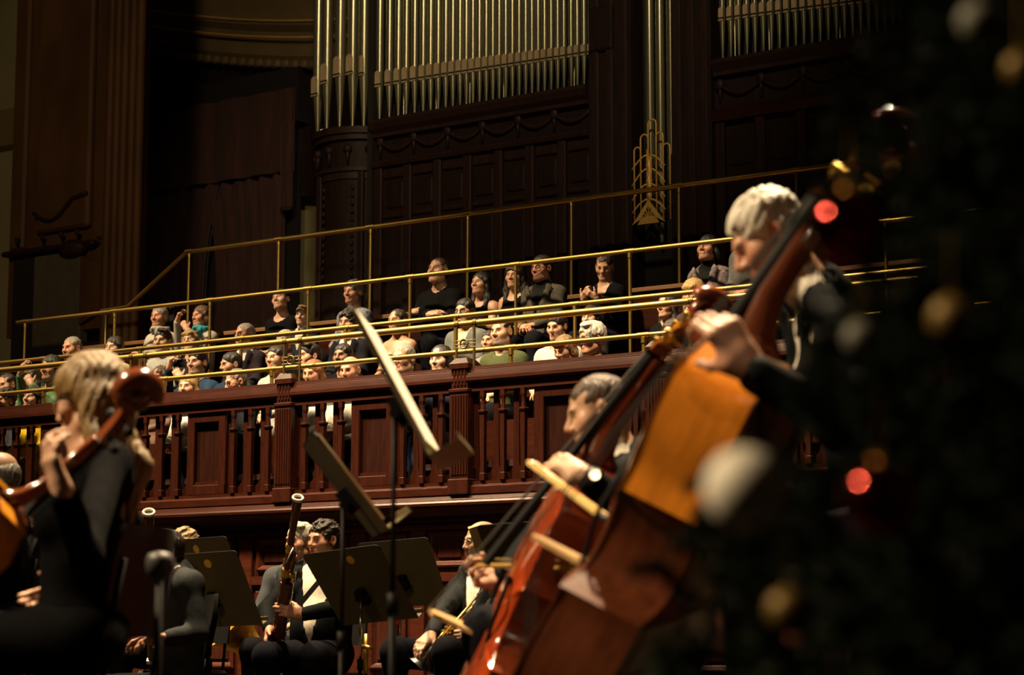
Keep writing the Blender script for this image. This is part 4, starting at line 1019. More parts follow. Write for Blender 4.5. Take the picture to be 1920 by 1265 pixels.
listener(518, 672, 2, 'man with black hair and thin glasses left of the ring emblem', hair='short', hc='black', skin='fair', yaw=-12, glasses='wire', col=(.3, .3, .28), legs=False)
listener(580, 668, 2, 'dark-haired listener seen between stanchions of the ring emblem', hair='side', hc='black', skin='ruddy', yaw=-30, col=BLK, legs=False)
listener(643, 668, 2, 'black-haired youth half hidden above the bald man', hair='short', hc='black', skin='brown', yaw=-4, col=BLK, legs=False)
listener(941, 622, 2, 'man with a grey beard in an olive green sweater', hair='crop', hc='black', line=.014, skin='fair', beard=(.16, .14, .12), yaw=-14, pitch=2, col=(.055, .065, .03), fabric='knit', nose=1.1)
listener(918, 640, 2, 'small child mostly hidden beside the man in the olive sweater', hair='short', hc='dark', child=True, skin='ruddy', yaw=-6, dv=.12, col=GRY, legs=False)
BOY = listener(1044, 612, 2, 'black-haired boy in a pale grey sweatshirt looking down', hair='short', hc='black', skin='fair', yaw=-8, pitch=14, hs=.92, vol=.006, col=(.36, .36, .34), legs=False)
# row 3, between the double rail and the third rail
listener(135, 653, 3, 'grey-haired man alone before the dark recess on the left', hair='crop', hc='grey', line=.02, skin='ruddy', yaw=-12, pitch=4, col=BLK, legs=False)
listener(214, 652, 3, 'young woman with long dark hair and pale top behind the rail', fem=True, hair='long', hc='dark', skin='pale', yaw=-2, col=(.45, .40, .25), legs=False)
listener(305, 640, 3, 'young man in a light grey turtleneck sweater', hair='side', hc='dark', skin='fair', yaw=4, top='turtle', col=(.36, .37, .35), fabric='knit')
listener(357, 640, 3, 'blond woman with a fringe and head tipped back', fem=True, hair='bangs', hc='blond', skin='pale', yaw=8, pitch=-8, roll=-10, glasses='wire', col=(.02, .02, .022))
listener(459, 628, 3, 'elderly man with white hair in dark glasses and a dark jacket', hair='crop', hc='grey', line=.012, skin='ruddy', yaw=-22, glasses='dark', top='jacket', col=(.028, .022, .028))
listener(534, 640, 3, 'white-haired listener behind the left ring emblem', hair='short', hc='white', skin='ruddy', yaw=-20, pitch=12, col=BLK)
listener(654, 606, 3, 'man with thick dark curls in a black suit and open white collar', hair='curly', hc='black', skin='tan', yaw=-4, top='jacket', col=(.010, .010, .013), vol=.012)
listener(745, 602, 3, 'dark-haired woman with bare shoulders in a strapless dress', fem=True, hair='bun', hc='dark', skin='tan', yaw=-14, top='strapless', col=(.05, .04, .03))
listener(872, 584, 3, 'man with black glasses in a grey buttoned shirt near the middle', hair='short', hc='black', skin='fair', yaw=-10, pitch=4, glasses='dark', top='vneck', col=(.11, .12, .11), jaw=1.1)
listener(1107, 595, 3, 'woman with long straight black hair and red lips', fem=True, hair='long', hc='black', skin='pale', yaw=-4, pitch=4, lips=(.35, .03, .03), col=(.02, .018, .02))
listener(1250, 574, 3, 'woman with shoulder-length black hair and a sober look above the bass scroll', fem=True, hair='curtain', hc='black', skin='fair', yaw=-22, col=BLK)
listener(1300, 550, 3, 'woman with a thick blond fringe behind the brass rail at right', fem=True, hair='bangs', hc='blond', skin='ruddy', yaw=-16, pitch=14, vol=.012, col=(.05, .03, .03))
# row 4, against the pale bench back
P8 = listener(299, 594, 4, 'short grey-haired woman with a spotted scarf and clasped hands', fem=True, hair='short', hc='grey', skin='ruddy', yaw=-6, top='scarf', col=(.42, .40, .33), arms='clasp', handres=.005, scarf=(.30, .29, .25))
P9 = listener(377, 593, 4, 'brown-haired woman in a pale cardigan and turquoise scarf raising a telephone', fem=True, hair='bob', hc='chestnut', skin='ruddy', yaw=-22, top='scarf', col=(.36, .34, .28), arms='phone', handres=.005, scarf=(.04, .22, .24))
listener(527, 562, 4, 'person in a black wide-necked top with head cocked sideways', fem=True, hair='bun', hc='dark', skin='fair', yaw=-6, pitch=-10, roll=-9, col=(.005, .005, .0055), wide=True)
listener(567, 592, 4, 'small blond boy in a white shirt and red tie', hair='side', hc='sandy', skin='pale', child=True, yaw=8, top='suit', col=(.02, .025, .04), tie=(.25, .02, .02), dv=-.12)
listener(662, 548, 4, 'old woman with grey curls in a blue-grey lace blouse', fem=True, hair='curly', hc='salt', skin='ruddy', yaw=-10, col=(.22, .23, .27), fabric='floral')
listener(822, 508, 4, 'broad man in a black polo shirt with head raised', hair='crop', hc='brown', line=.02, skin='fair', yaw=-10, pitch=-8, build=1.12, top='tee', arms='crossed', col=(.005, .005, .0055))
listener(901, 532, 4, 'woman with long black hair in a sleeveless black dress, arms folded', fem=True, hair='long', hc='black', skin='fair', yaw=-14, pitch=-6, arms='crossed', top='sleeveless', col=BLK)
listener(965, 518, 4, 'woman with black fringe and dark dress beside a rail post', fem=True, hair='long', hc='black', skin='fair', yaw=-2, col=BLK, top='sleeveless', vol=.012)
listener(1016, 503, 4, 'bearded man in glasses and a dark tweed blazer with folded hands', hair='short', hc='dark', skin='ruddy', yaw=-20, pitch=2, glasses='dark', beard=(.09, .06, .04), build=1.08, top='jacket', shirt=(.012, .012, .012), col=(.075, .070, .055), fabric='knit', handres=.005)
listener(1133, 500, 4, 'woman in a black wrap top looking down at her telephone', fem=True, hair='bun', hc='dark', skin='fair', yaw=10, pitch=22, arms='text', top='vneck', col=BLK, handres=.005)
listener(1327, 466, 4, 'dark-haired woman in a flowered jacket over a black top', fem=True, hair='bob', hc='black', skin='ruddy', yaw=-14, pitch=-8, top='jacket', shirt=(.012, .012, .012), col=(.16, .13, .14), fabric='floral', vw=.08)
listener(1413, 425, 4, 'man in glasses and grey sweater half hidden behind the grey-haired bassist', hair='short', hc='dark', skin='ruddy', yaw=-8, glasses='dark', col=(.13, .13, .12), fabric='knit', dv=.05)
# things held by listeners
def world_pt(r, p): return np.array(r.location)+np.array(p)*r.scale[0]
def telephone(r, p, rot, label, group=None):
    c = world_pt(r, p); t = thing('telephone', label, 'telephone', c, group=group)
    mb = MB().box(c-A3(.037, .005, .075), c+A3(.037, .005, .075), bev=.004)
    mb.V = [tuple(c+rot@(np.array(v)-c)) for v in mb.V]; mb.build('phone_body', M_BLACK, t)
    mb = MB().lathe([(.006, -.007), (.006, -.005)], c, (0, 1, 0), 10)
    mb.V = [tuple(c+rot@(np.array(v)-c+A3(-.02, 0, .055))) for v in mb.V]; mb.build('camera_lens', M_CHROME, t)
telephone(MAN_PHONE[0], (-.005, -.235, 1.175), rotm(4, 0, 90), 'black telephone held level before the face of the filming man')
telephone(P9[0], (-.16, -.30, 1.21), rotm(-6, 0, 0), 'black telephone held upright by the woman with the turquoise scarf')
# ================================================================== instruments and stage furniture
M_VARN_A = mat('lit_amber_varnish', (.58, .19, .016), .16, var=.35, scale=5, stretch=(6, 6, 1), coat=.6)  # strong light on the bass shoulder, put into the upper rib colour
M_VARN_AD = mat('brown_varnish', (.085, .022, .008), .2, var=.35, scale=5, stretch=(6, 6, 1), coat=.5)
M_VARN_B = mat('red_varnish', (.28, .038, .008), .18, var=.3, scale=5, stretch=(6, 6, 1), coat=.6)
M_VARN_BD = mat('dark_red_varnish', (.16, .030, .010), .2, var=.3, scale=5, stretch=(6, 6, 1), coat=.5)
M_VARN_C = mat('lit_honey_varnish', (.72, .27, .025), .13, var=.25, scale=5, stretch=(6, 6, 1), coat=.8)  # light falling on the cello's upper ribs, painted as a brighter tone
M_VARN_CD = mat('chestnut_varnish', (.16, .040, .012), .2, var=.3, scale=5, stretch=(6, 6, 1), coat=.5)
M_EBONY = mat('ebony', (.004, .004, .004), .6, var=.2, spec=.1)
M_STRING = mat('steel_string', (.02, .017, .014), .6, .5, var=.05)
M_MAPLE = mat('pale_maple', (.42, .26, .10), .4, var=.2)
M_STICK = mat('bow_wood', (.50, .30, .07), .3, var=.2, coat=.3)
M_HORSE = mat('bow_hair', (.62, .44, .15), .6, var=.1)
M_IVORY = mat('ivory_ring', (.80, .74, .58), .35, var=.06)
M_GOLD = mat('gold_lacquer', (.80, .50, .11), .28, 1.0, var=.08)
M_SILVER = mat('silver_plate', (.8, .78, .72), .28, 1.0, var=.05)
M_BASSOON = mat('bassoon_maple', (.07, .016, .009), .2, var=.4, scale=8, stretch=(4, 4, .6), coat=.6)
M_STANDB = mat('stand_steel_olive', (.085, .068, .030), .5, .0, spec=.25, var=.15, scale=4)
M_PAPER = mat('music_paper', (.72, .66, .52), .8, var=.06)
M_STICKER = mat('gold_sticker', (.72, .42, .04), .5, var=.15, scale=60)
XR, XF, Zu = CAM_R, np.array([-_b, _a, 0.0]), np.array([0, 0, 1.0])
def basis(z, y):
    z = nrm(z); y = np.array(y, float); y = nrm(y-z*(y@z)); x = np.cross(y, z); return np.stack([x, y, z], 1)
def frame(o, B): return Matrix([[*B[i], o[i]] for i in range(3)]+[[0, 0, 0, 1]])
def mthing(name, label, cat, o, B, group=None):
    t = bpy.data.objects.new(name, None); COL.objects.link(t); t.empty_display_size = .1
    t.matrix_world = frame(o, B); MW[t.name] = Matrix(); tag(t, label, cat, group)   # children authored in the local frame
    return t
def from_corner(cornerpx, d, B, kind):
    """neck-joint position that brings the near upper corner of the body to a sighted point"""
    L, U = (1.12, .50) if kind == 'bass' else (.755, .345); sx = 1 if B[:, 0]@CAM_F < 0 else -1
    return PD(*cornerpx, d)-B@A3(sx*.465*U, 0, -.375*L)
def img_axis(deg, lean=0.0):
    """direction leaning to image right by deg from the upright"""
    a = math.radians(deg); return nrm(XR*math.sin(a)+CAM_U*math.cos(a)+XF*lean)
def outline(L, U, Cw, Lw):
    """half outline (x, z) of a bowed instrument, from neck joint down to the end button; z runs 0 .. -L"""
    ctl = [[(.045, 0), (.10, -.008), (.30*U, -.035*L), (.47*U, -.10*L), (.50*U, -.17*L), (.485*U, -.25*L), (.45*U, -.32*L), (.465*U, -.375*L)],
           [(.465*U, -.375*L), (.56*Cw, -.40*L), (.505*Cw, -.45*L), (.50*Cw, -.49*L), (.53*Cw, -.535*L), (.62*Cw, -.565*L), (.455*Lw, -.60*L)],
           [(.455*Lw, -.60*L), (.455*Lw, -.64*L), (.49*Lw, -.72*L), (.50*Lw, -.79*L), (.47*Lw, -.88*L), (.36*Lw, -.955*L), (.20*Lw, -.99*L), (0.0, -1.0*L)]]
    out = []
    for seg in ctl:
        P = np.array(seg); E = np.vstack([2*P[0]-P[1], P, 2*P[-1]-P[-2]])
        for i in range(1, len(E)-2):
            for t in (0, .33, .67):
                a, b, c, d = E[i-1], E[i], E[i+1], E[i+2]
                out.append(.5*((2*b)+(-a+c)*t+(2*a-5*b+4*c-d)*t*t+(-a+3*b-3*c+d)*t**3))
    out.append(np.array(ctl[-1][-1])); return np.array(out)
def plate(mb, ol, y0, sgn, arch, L, over=.004, th=.005):
    loop = np.vstack([ol, (ol[:-1]*[-1, 1])[::-1]]); zc = -.52*L; n = len(loop); ctr = np.array([0, zc])
    d = loop-ctr; rad = d/np.linalg.norm(d, axis=1)[:, None]; rings = [(loop+rad*over, 0), (loop+rad*over, th), (loop+rad*(over-.012), th*.7)]
    for s in (.93, .84, .7, .5, .25): rings.append((ctr+d*s, th*.6+arch*(1-s**2)**.8))
    V = []; F = []
    for P, h in rings: V += [(p[0], y0+sgn*h, p[1]) for p in P]
    V.append((0, y0+sgn*(th*.6+arch), zc)); c = len(V)-1
    for r in range(len(rings)-1):
        for i in range(n): F.append([r*n+i, r*n+(i+1) % n, (r+1)*n+(i+1) % n, (r+1)*n+i])
    r = len(rings)-1
    for i in range(n): F.append([r*n+i, r*n+(i+1) % n, c])
    F.append(list(range(n))[::-1]); return mb.add(V, F)
def bowed(name, label, cat, o, B, kind, mf, mr, group=None, neck=None, ribm=None):
    """violin-family instrument: origin where the neck meets the front; z up the neck, y out of the front"""
    bass = kind == 'bass'
    L, U, Cw, Lw, D = (1.12, .50, .37, .67, .20) if bass else (.755, .345, .235, .44, .115)
    k = 1.5 if bass else 1.0; NL = .39 if bass else .285; ol = outline(L, U, Cw, Lw)
    t = mthing(name, label, cat, o, B, group)
    plate(MB(), ol, 0, 1, .030*k, L).build('front_plate', mf, t, auto=50)
    plate(MB(), ol, -D, -1, .026*k, L).build('back_plate', mr, t, auto=50)
    n3 = len(ol)//3
    for sx in (-1, 1):                         # upper, middle and lower rib of each side; light painted into the upper one
        for k_, (a0, a1) in enumerate(((0, 21), (21, 39), (39, len(ol)-1))):
            P = ol[a0:a1+1]*[sx, 1]; n = len(P)
            V = [(p[0], .001, p[1]) for p in P]+[(p[0], -D-.001, p[1]) for p in P]
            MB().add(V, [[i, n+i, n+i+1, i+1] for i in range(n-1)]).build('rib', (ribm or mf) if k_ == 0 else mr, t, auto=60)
    # neck, fingerboard, nut
    n0, n1 = neck or ((-.038, .108) if bass else (-.026, .068))         # set of the neck: fingerboard rises over the body
    FL = NL+(.42 if bass else .30); fy = lambda z: n1+(n0-n1)*(z-(NL-FL))/FL
    mb = MB(); pts = [(0, -.06*k, -.015), (0, fy(.03)-.045*k, .03*k), (0, fy(.09*k)-.026*k, .09*k), (0, fy(NL*.6)-.022*k, NL*.6), (0, fy(NL)-.020*k, NL)]
    mb.tube(pts, [.026*k, .022*k, .018*k, .0165*k, .0155*k], 12, up=(0, 1, 0), sy=1.5 if bass else 1.2); mb.build('neck', mr, t, smooth=True)
    mb = MB(); sec = []
    for z, w_, y in ((NL, .0135*k, n0), (NL-FL, .024*k, n1)):
        A = np.linspace(0, PI, 9); sec.append([(w_*math.cos(a), y+.010*k*math.sin(a), z) for a in A]+[(-w_, y-.008*k, z), (w_, y-.008*k, z)])
    m_ = len(sec[0]); mb.add(sec[0]+sec[1], [[i, (i+1) % m_, m_+(i+1) % m_, m_+i] for i in range(m_)]+[list(range(m_))[::-1], list(range(m_, 2*m_))])
    mb.build('fingerboard', M_EBONY, t, auto=50); mb = MB().box((-.0145*k, n0-.018*k, NL), (.0145*k, n0+.014*k, NL+.008*k)); mb.build('nut', M_EBONY, t)
    # pegbox and scroll, curling backwards
    PB = .17 if bass else .15; w0, w1 = .017*k, .012*k
    mb = MB(); P = [(NL+.005, n0-.008*k, .034*k), (NL+PB*.5, n0-.030*k, .032*k), (NL+PB, n0-.066*k, .026*k)]
    V = []
    for i, (z, y, h) in enumerate(P):
        w_ = w0+(w1-w0)*i/2; V += [(-w_, y-h*.5, z), (w_, y-h*.5, z), (w_, y+h*.5, z), (-w_, y+h*.5, z)]
    mb.add(V, [[0, 1, 2, 3], [11, 10, 9, 8]]+[[i*4+q, i*4+4+q, i*4+4+(q+1) % 4, i*4+(q+1) % 4] for i in range(2) for q in range(4)]); mb.build('pegbox', mr, t)
    mb = MB(); SK = k*(1.0 if bass else 1.3); c = np.array([0, n0-.075*k, NL+PB+.012*k]); A = np.linspace(0, 2.2*2*PI, 44); R0 = .046*SK
    pts = [c+np.array([0, (R0*(1-a/(2.6*2*PI)))*math.cos(a+.5), (R0*(1-a/(2.6*2*PI)))*math.sin(a+.5)]) for a in A]
    mb.tube(pts, [(.017*SK)*(1-.55*i/43) for i in range(44)], 8, up=(1, 0, 0), sy=1.5)
    mb.tube([c-np.array([.030*SK, 0, 0]), c+np.array([.030*SK, 0, 0])], .010*SK, 10); mb.build('scroll', mr, t, smooth=True)
    if bass:
        for i in range(4):
            z = NL+.030+i*.036; y = n0-.012-.06*(i/3)*.8; sx = 1 if i % 2 == 0 else -1
            for q in (sx,):
                mb = MB().box((q*.026-.002, y-.022, z-.026), (q*.026+.002, y+.022, z+.026), bev=.001)
                mb.lathe([(.019, .0), (.019, .006), (.008, .008), (.008, .012)], (q*.028, y, z), (q, 0, 0), 18)
                mb.tube([(q*.035, y-.01, z), (q*.040, y-.07, z-.01)], .0045, 8); mb.lathe([(.004, -.008), (.021, -.004), (.021, .004), (.004, .008)], (q*.041, y-.085, z-.012), (q, 0, 0), 16)
                mb.build('tuning_machine', M_GOLD, t, auto=50)
    else:
        for i in range(4):
            z = NL+.03+i*.030; y = n0-.008-.03*i/3; sx = 1 if i % 2 == 0 else -1
            mb = MB().tube([(-sx*.02, y, z), (sx*.045, y, z)], [.0045, .0055], 8); mb.lathe([(.005, 0), (.013, .008), (.014, .022), (.009, .030), (.003, .032)], (sx*.045, y, z), (sx, 0, 0), 12)
            mb.build('peg', M_EBONY, t, auto=50)
    # bridge, tailpiece, strings, f-holes, end pin
    zb = -.56*L; hb = .185 if bass else .100; wb = .075 if bass else .045
    poly = [(-wb, .0), (-wb*.55, 0), (-wb*.45, hb*.22), (0, hb*.33), (wb*.45, hb*.22), (wb*.55, 0), (wb, 0), (wb*.75, hb*.5), (wb*.62, hb*.9), (0, hb), (-wb*.62, hb*.9), (-wb*.75, hb*.5)]
    MB().prism(poly, (0, .030*k, zb-.006), (1, 0, 0), (0, 1, 0), (0, 0, 1), .012).build('bridge', M_MAPLE, t)
    tl = .30 if bass else .23; zt = zb-.16*k; mb = MB()
    mb.add([(-.03*k, hb*.62, zt), (.03*k, hb*.62, zt), (.03*k, hb*.62-.014, zt), (-.03*k, hb*.62-.014, zt), (-.015*k, .05*k, zt-tl), (.015*k, .05*k, zt-tl), (.015*k, .038*k, zt-tl), (-.015*k, .038*k, zt-tl)],
           [[0, 1, 5, 4], [1, 2, 6, 5], [2, 3, 7, 6], [3, 0, 4, 7], [3, 2, 1, 0], [4, 5, 6, 7]]); mb.build('tailpiece', M_EBONY, t)
    for i in range(4):
        x0, x1, x2 = (i-1.5)*.0065*k, (i-1.5)*.022*k, (i-1.5)*.013*k
        MB().tube([(x0, n0+.012*k, NL+.004), (x1, hb+.032*k-.004*abs(i-1.5), zb), (x2, hb*.62+.002, zt)], .0012*k, 6).build('string', M_STRING, t)
    for sx in (-1, 1):
        pts = [(sx*(.085+.035*u+.014*math.sin(u*2*PI))*k, .028*k*(1.05-.55*u*u)+.006, zb+.055*k+(u-.5)*-.17*k) for u in np.linspace(0, 1, 11)]
        MB().tube(pts, [.008*k if i in (0, 10) else .0045*k for i in range(11)], 6).build('f_hole', M_EBONY, t)
    MB().tube([(0, -D/2, -L+.01), (0, -D/2, -L-.03), (0, -D/2, -L-.26)], [.016*k, .010*k, .005*k], 10).build('end_pin', M_CHROME, t, smooth=True)
    return t
def bow(p, q, label, hair_dir, group='bows of the string players', frog_at=0):
    """stick, horsehair ribbon and frog; p is the frog end, q the tip"""
    p, q = np.array(p, float), np.array(q, float); d = nrm(q-p); L = np.linalg.norm(q-p); h = np.array(hair_dir, float); h = nrm(h-d*(h@d)); x = np.cross(h, d)
    t = mthing('bow', label, 'bow', p, np.stack([x, h, d], 1), group)
    MB().tube([(0, 0, -.02), (0, .0, 0), (0, .006, L*.5), (0, 0, L-.01), (0, .014, L), (0, .022, L+.004)], [.0085, .0082, .0074, .0064, .006, .004], 8).build('stick', M_STICK, t, smooth=True)
    MB().box((-.006, .0235, .05), (.006, .0255, L), bev=0).build('hair_ribbon', M_HORSE, t)
    MB().box((-.007, .004, .0), (.007, .030, .055), bev=.003).build('frog', M_EBONY, t); MB().tube([(0, 0, -.045), (0, 0, -.02)], .0062, 10).build('screw_cap', M_SILVER, t, smooth=True)
    return t
def corner_frame(TL, TR, BL, d, W, sgn):
    """true rectangle seen with the given pixel corners: depths solved so that its sides are square"""
    s = F_PX/d; w2 = ((TR[0]-TL[0])/s, (TR[1]-TL[1])/s); h2 = ((BL[0]-TL[0])/s, (BL[1]-TL[1])/s)
    a = sgn*math.sqrt(max(.0004, W*W-w2[0]**2-w2[1]**2)); b = -(w2[0]*h2[0]+w2[1]*h2[1])/a; b = max(-.35, min(.35, b))
    P0 = PD(*TL, d); P1 = PD(*TR, d+a); P2 = PD(*BL, d+b); return P0, P1, P2
def stand(label, P0, P1, P2, pole_px=None, sticker=None, paper=None, group='music stands', clampc=M_BLACKM, sheets=False, pole=None, tray=.055, floor=-.1, th=.004, reader=None):
    """desk with rolled edges, lip, clamp, telescopic pole, three feet; P0 P1 top corners, P2 lower left"""
    P0, P1, P2 = (np.array(p, float) for p in (P0, P1, P2)); w_ = P1-P0; W = np.linalg.norm(w_); x = w_/W; h = P2-P0; h = h-x*(h@x); Hh = np.linalg.norm(h); z = -h/Hh; y = np.cross(z, x)
    if y@(reader if reader is not None else CAM_F) < 0: y = -y                     # y: the reader's side
    c = (P0+P1)/2-z*Hh*.62
    t = thing('music_stand', label, 'music stand', (c[0], c[1], floor), group=group)
    mb = MB(); r = .03; poly = [(-W/2+r, 0), (-W/2, -r), (-W/2, -Hh), (W/2, -Hh), (W/2, -r), (W/2-r, 0)]
    poly = [(W/2-r+r*math.cos(a), -r+r*math.sin(a)) for a in np.linspace(0, PI/2, 5)]+[(-W/2+r+r*math.cos(a), -r+r*math.sin(a)) for a in np.linspace(PI/2, PI, 5)]+[(-W/2, -Hh), (W/2, -Hh)]
    o = (P0+P1)/2
    mb.prism(poly, o, x, z, y, th).build('desk', M_STANDB, t)
    edge = [o+x*px+z*py+y*.004 for px, py in poly]; MB().tube(edge[:10], .0045, 6).build('rolled_edge', M_BLACKM if th > .003 else M_STANDB, t, smooth=True)
    MB().obox(o-z*Hh+y*tray*.5, x*W/2, y*tray/2, z*.002).build('tray', M_STANDB, t); MB().obox(o-z*(Hh-.010)+y*tray, x*W/2, y*.002, z*.012).build('tray_lip', M_STANDB, t)
    mb = MB(); mb.obox(c-y*.02, x*.03, y*.02, z*.045); mb.tube([c-y*.035-x*.035, c-y*.035+x*.035], .016, 10); mb.lathe([(.006, 0), (.016, .004), (.016, .02), (.004, .024)], c-y*.035+x*.035, x, 10); mb.build('clamp', clampc, t, auto=50)
    top = c-y*.04; f = np.array([top[0], top[1], floor]); mid = f+(top-f)*.55
    MB().tube([mid, top], .008, 10).build('inner_pole', pole or M_CHROME, t, smooth=True); MB().tube([f+A3(0, 0, .10), mid], .0115, 10).build('outer_pole', M_BLACKM, t, smooth=True)
    MB().tube([mid-A3(0, 0, .03), mid+A3(0, 0, .03)], .018, 10).build('collar', M_BLACKM, t, smooth=True)
    for k in range(3):
        a = 2*PI*k/3+.5; MB().tube([f+A3(0, 0, .13), f+A3(.14*math.cos(a), .14*math.sin(a), .08), f+A3(.27*math.cos(a), .27*math.sin(a), .012)], .009, 8).build('foot', M_BLACKM, t, smooth=True)
    if sticker:
        q = o+x*sticker[0]*W+z*(-sticker[1]*Hh); MB().lathe([(.026, 0), (.026, .002)], q-y*.0001, -y, 20).build('gold_sticker', M_STICKER, t)
    if sheets:
        s = tag(MB().obox(o-z*(Hh*.47)+y*(.012), x*(W*.47), y*.005, z*(Hh*.44)).build('sheet_music', M_PAPER), sheets, 'sheet music', 'sheet music on the stands')
    return t
def gbox(mb, p, q, w_, up, h):
    p, q = np.array(p, float), np.array(q, float); d = q-p; L = np.linalg.norm(d); d /= L; u = nrm(np.array(up)-d*(np.array(up)@d)); x = np.cross(d, u); return mb.obox((p+q)/2, d*L/2, x*w_/2, u*h/2)
def bassoon(label, bell, foot, front, group=None, handrest=True):
    """bell at the top with its ivory ring, long joint, wing joint, boot, bocal and key work"""
    bell, foot = np.array(bell, float), np.array(foot, float); L = np.linalg.norm(bell-foot); B = basis(bell-foot, front)
    t = mthing('bassoon', label, 'bassoon', foot, B, group)
    MB().lathe([(.020, L*.42), (.0215, L*.60), (.021, L*.80), (.026, L*.90), (.029, L*.955), (.022, L*.985)], (.0, 0, 0), n=16).build('long_joint', M_BASSOON, t, smooth=True, auto=60)
    mb = MB(); pr = [(.021, L*.975), (.030, L*.98), (.036, L*.988), (.036, L*.996), (.033, L), (.026, L*.999), (.0245, L*.985)]; mb.lathe(pr, (0, 0, 0), n=20, cap=False); mb.build('bell_ring', M_IVORY, t, smooth=True)
    MB().lathe([(.0255, L*.984), (.0255, L*.987)], (0, 0, 0), n=16).build('bore', M_EBONY, t)
    MB().lathe([(.023, L*.655), (.0245, L*.66), (.0245, L*.70), (.023, L*.705)], (0, 0, 0), n=16).build('brass_band', M_GOLD, t, smooth=True, auto=50)
    MB().lathe([(.0265, L*.50), (.028, L*.505), (.028, L*.545), (.0265, L*.55)], (0, 0, 0), n=16).build('brass_band', M_GOLD, t, smooth=True, auto=50)
    MB().tube([(-.034, .0, L*.43), (-.032, .0, L*.66)], [.016, .013], 12).build('wing_joint', M_BASSOON, t, smooth=True)
    MB().tube([(-.034, 0, L*.50), (-.034, 0, L*.53)], .019, 12).build('brass_band', M_GOLD, t, smooth=True)
    mb = MB()
    for xx in (0, -.034): mb.tube([(xx, 0, .02), (xx, 0, L*.46)], .0245, 14)
    mb.obox((-.017, 0, L*.24), (.017, 0, 0), (0, .0235, 0), (0, 0, L*.22)); mb.build('boot_joint', M_BASSOON, t, smooth=True, auto=50)
    mb = MB().tube([(-.060, 0, .0), (.026, 0, .0)], .012, 8); mb.obox((-.017, 0, .012), (.043, 0, 0), (0, .027, 0), (0, 0, .012)); mb.build('boot_cap', M_SILVER, t)
    MB().tube([(-.032, 0, L*.66), (-.034, .01, L*.70), (-.030, .05, L*.725), (-.02, .10, L*.70), (-.01, .15, L*.67)], [.006, .005, .0045, .004, .003], 8).build('bocal', M_SILVER, t, smooth=True)
    for i in range(9):
        z = L*(.10+.065*i); x = .026 if i % 2 else -.058
        mb = MB().lathe([(.009, 0), (.009, .004), (.003, .006)], (x*.8, -.022 if i % 3 else .022, z), (0, -1 if i % 3 else 1, 0), 10); mb.tube([(x, -.01, z-.03), (x, -.012, z+.05)], .0028, 6); mb.build('key', M_SILVER if i % 2 == 0 else M_GOLD, t, smooth=True, auto=50)
    return t
def trumpet(label, mouth, bell, up):
    mouth, bell = np.array(mouth, float), np.array(bell, float); L = np.linalg.norm(mouth-bell); t = mthing('trumpet', label, 'trumpet', bell, basis(mouth-bell, up))
    MB().lathe([(.058, 0), (.056, .004), (.040, .022), (.026, .055), (.016, .11), (.009, .20), (.0065, .26)], (0, 0, 0), n=22, cap=False).build('bell', M_SILVER, t, smooth=True)
    MB().tube([(0, 0, .26), (0, 0, L-.12), (0, .012, L-.095), (0, .040, L-.088), (0, .066, L-.10), (0, .072, L-.13), (0, .06, L*.52)], .0062, 9).build('bell_bow', M_GOLD, t, smooth=True)
    MB().tube([(.018, .062, L-.03), (.018, .062, L*.42), (.014, .062, .17), (.012, .05, .145), (.012, .025, .14), (.012, .008, .155), (.012, .004, .20), (.012, .004, L*.45)], .0058, 9).build('lead_pipe', M_GOLD, t, smooth=True)
    MB().lathe([(.005, 0), (.006, .03), (.010, .055), (.0135, .065), (.0135, .075)], (.018, .062, L-.03), (0, 0, 1), 12).build('mouthpiece', M_SILVER, t, smooth=True)
    for i in range(3):
        z = L*.44+i*.027; mb = MB().tube([(.006, -.05, z), (.006, .085, z)], .0115, 12); mb.tube([(.006, .085, z), (.006, .10, z)], .004, 8); mb.tube([(.006, .10, z), (.006, .104, z)], .009, 10); mb.build('valve', M_GOLD, t, smooth=True, auto=50)
    return t
def chair(label, c, yaw, floor=-.1, back=True, group='players chairs', seat=.45):
    c = np.array(c, float); R = rotm(yaw); t = thing('chair', label, 'chair', (c[0], c[1], floor), Matrix([[*R[i]] for i in range(3)]), group=group); MW[t.name] = Matrix()
    MB().box((-.21, -.22, seat-.045), (.21, .20, seat), bev=.018).build('seat', M_BLACK, t)
    for x in (-.18, .18):
        MB().tube([(x, -.19, seat-.04), (x*1.05, -.21, .0)], .011, 8).build('leg', M_BLACKM, t, smooth=True); MB().tube([(x, .19, seat-.04), (x*1.05, .26, .0)], .011, 8).build('leg', M_BLACKM, t, smooth=True)
    if back:
        for x in (-.17, .17): MB().tube([(x, .19, seat-.04), (x, .22, seat+.2), (x, .26, seat+.40)], .010, 8).build('back_upright', M_BLACKM, t, smooth=True)
        mb = MB(); n = 9; V = []
        for j in range(7):
            z = seat+.17+.33*j/6; wv = .205*(1 if j < 5 else (.96 if j == 5 else .80))
            for i in range(n): u = i/(n-1)*2-1; V.append((u*wv, .215+.06*j/6+.03*u*u*-1, z))
        F = [[j*n+i, j*n+i+1, (j+1)*n+i+1, (j+1)*n+i] for j in range(6) for i in range(n-1)]; b = len(V); V += [(x, y+.02, z) for x, y, z in V]; F += [[q+b for q in f[::-1]] for f in F]
        E_ = [i for i in range(n)]+[j*n+n-1 for j in range(1, 7)]+[6*n+i for i in range(n-2, -1, -1)]+[j*n for j in range(5, 0, -1)]
        F += [[E_[i], E_[i]+b, E_[(i+1) % len(E_)]+b, E_[(i+1) % len(E_)]] for i in range(len(E_))]
        mb.add(V, F).build('backrest', M_BLACK, t, auto=50)
    return t
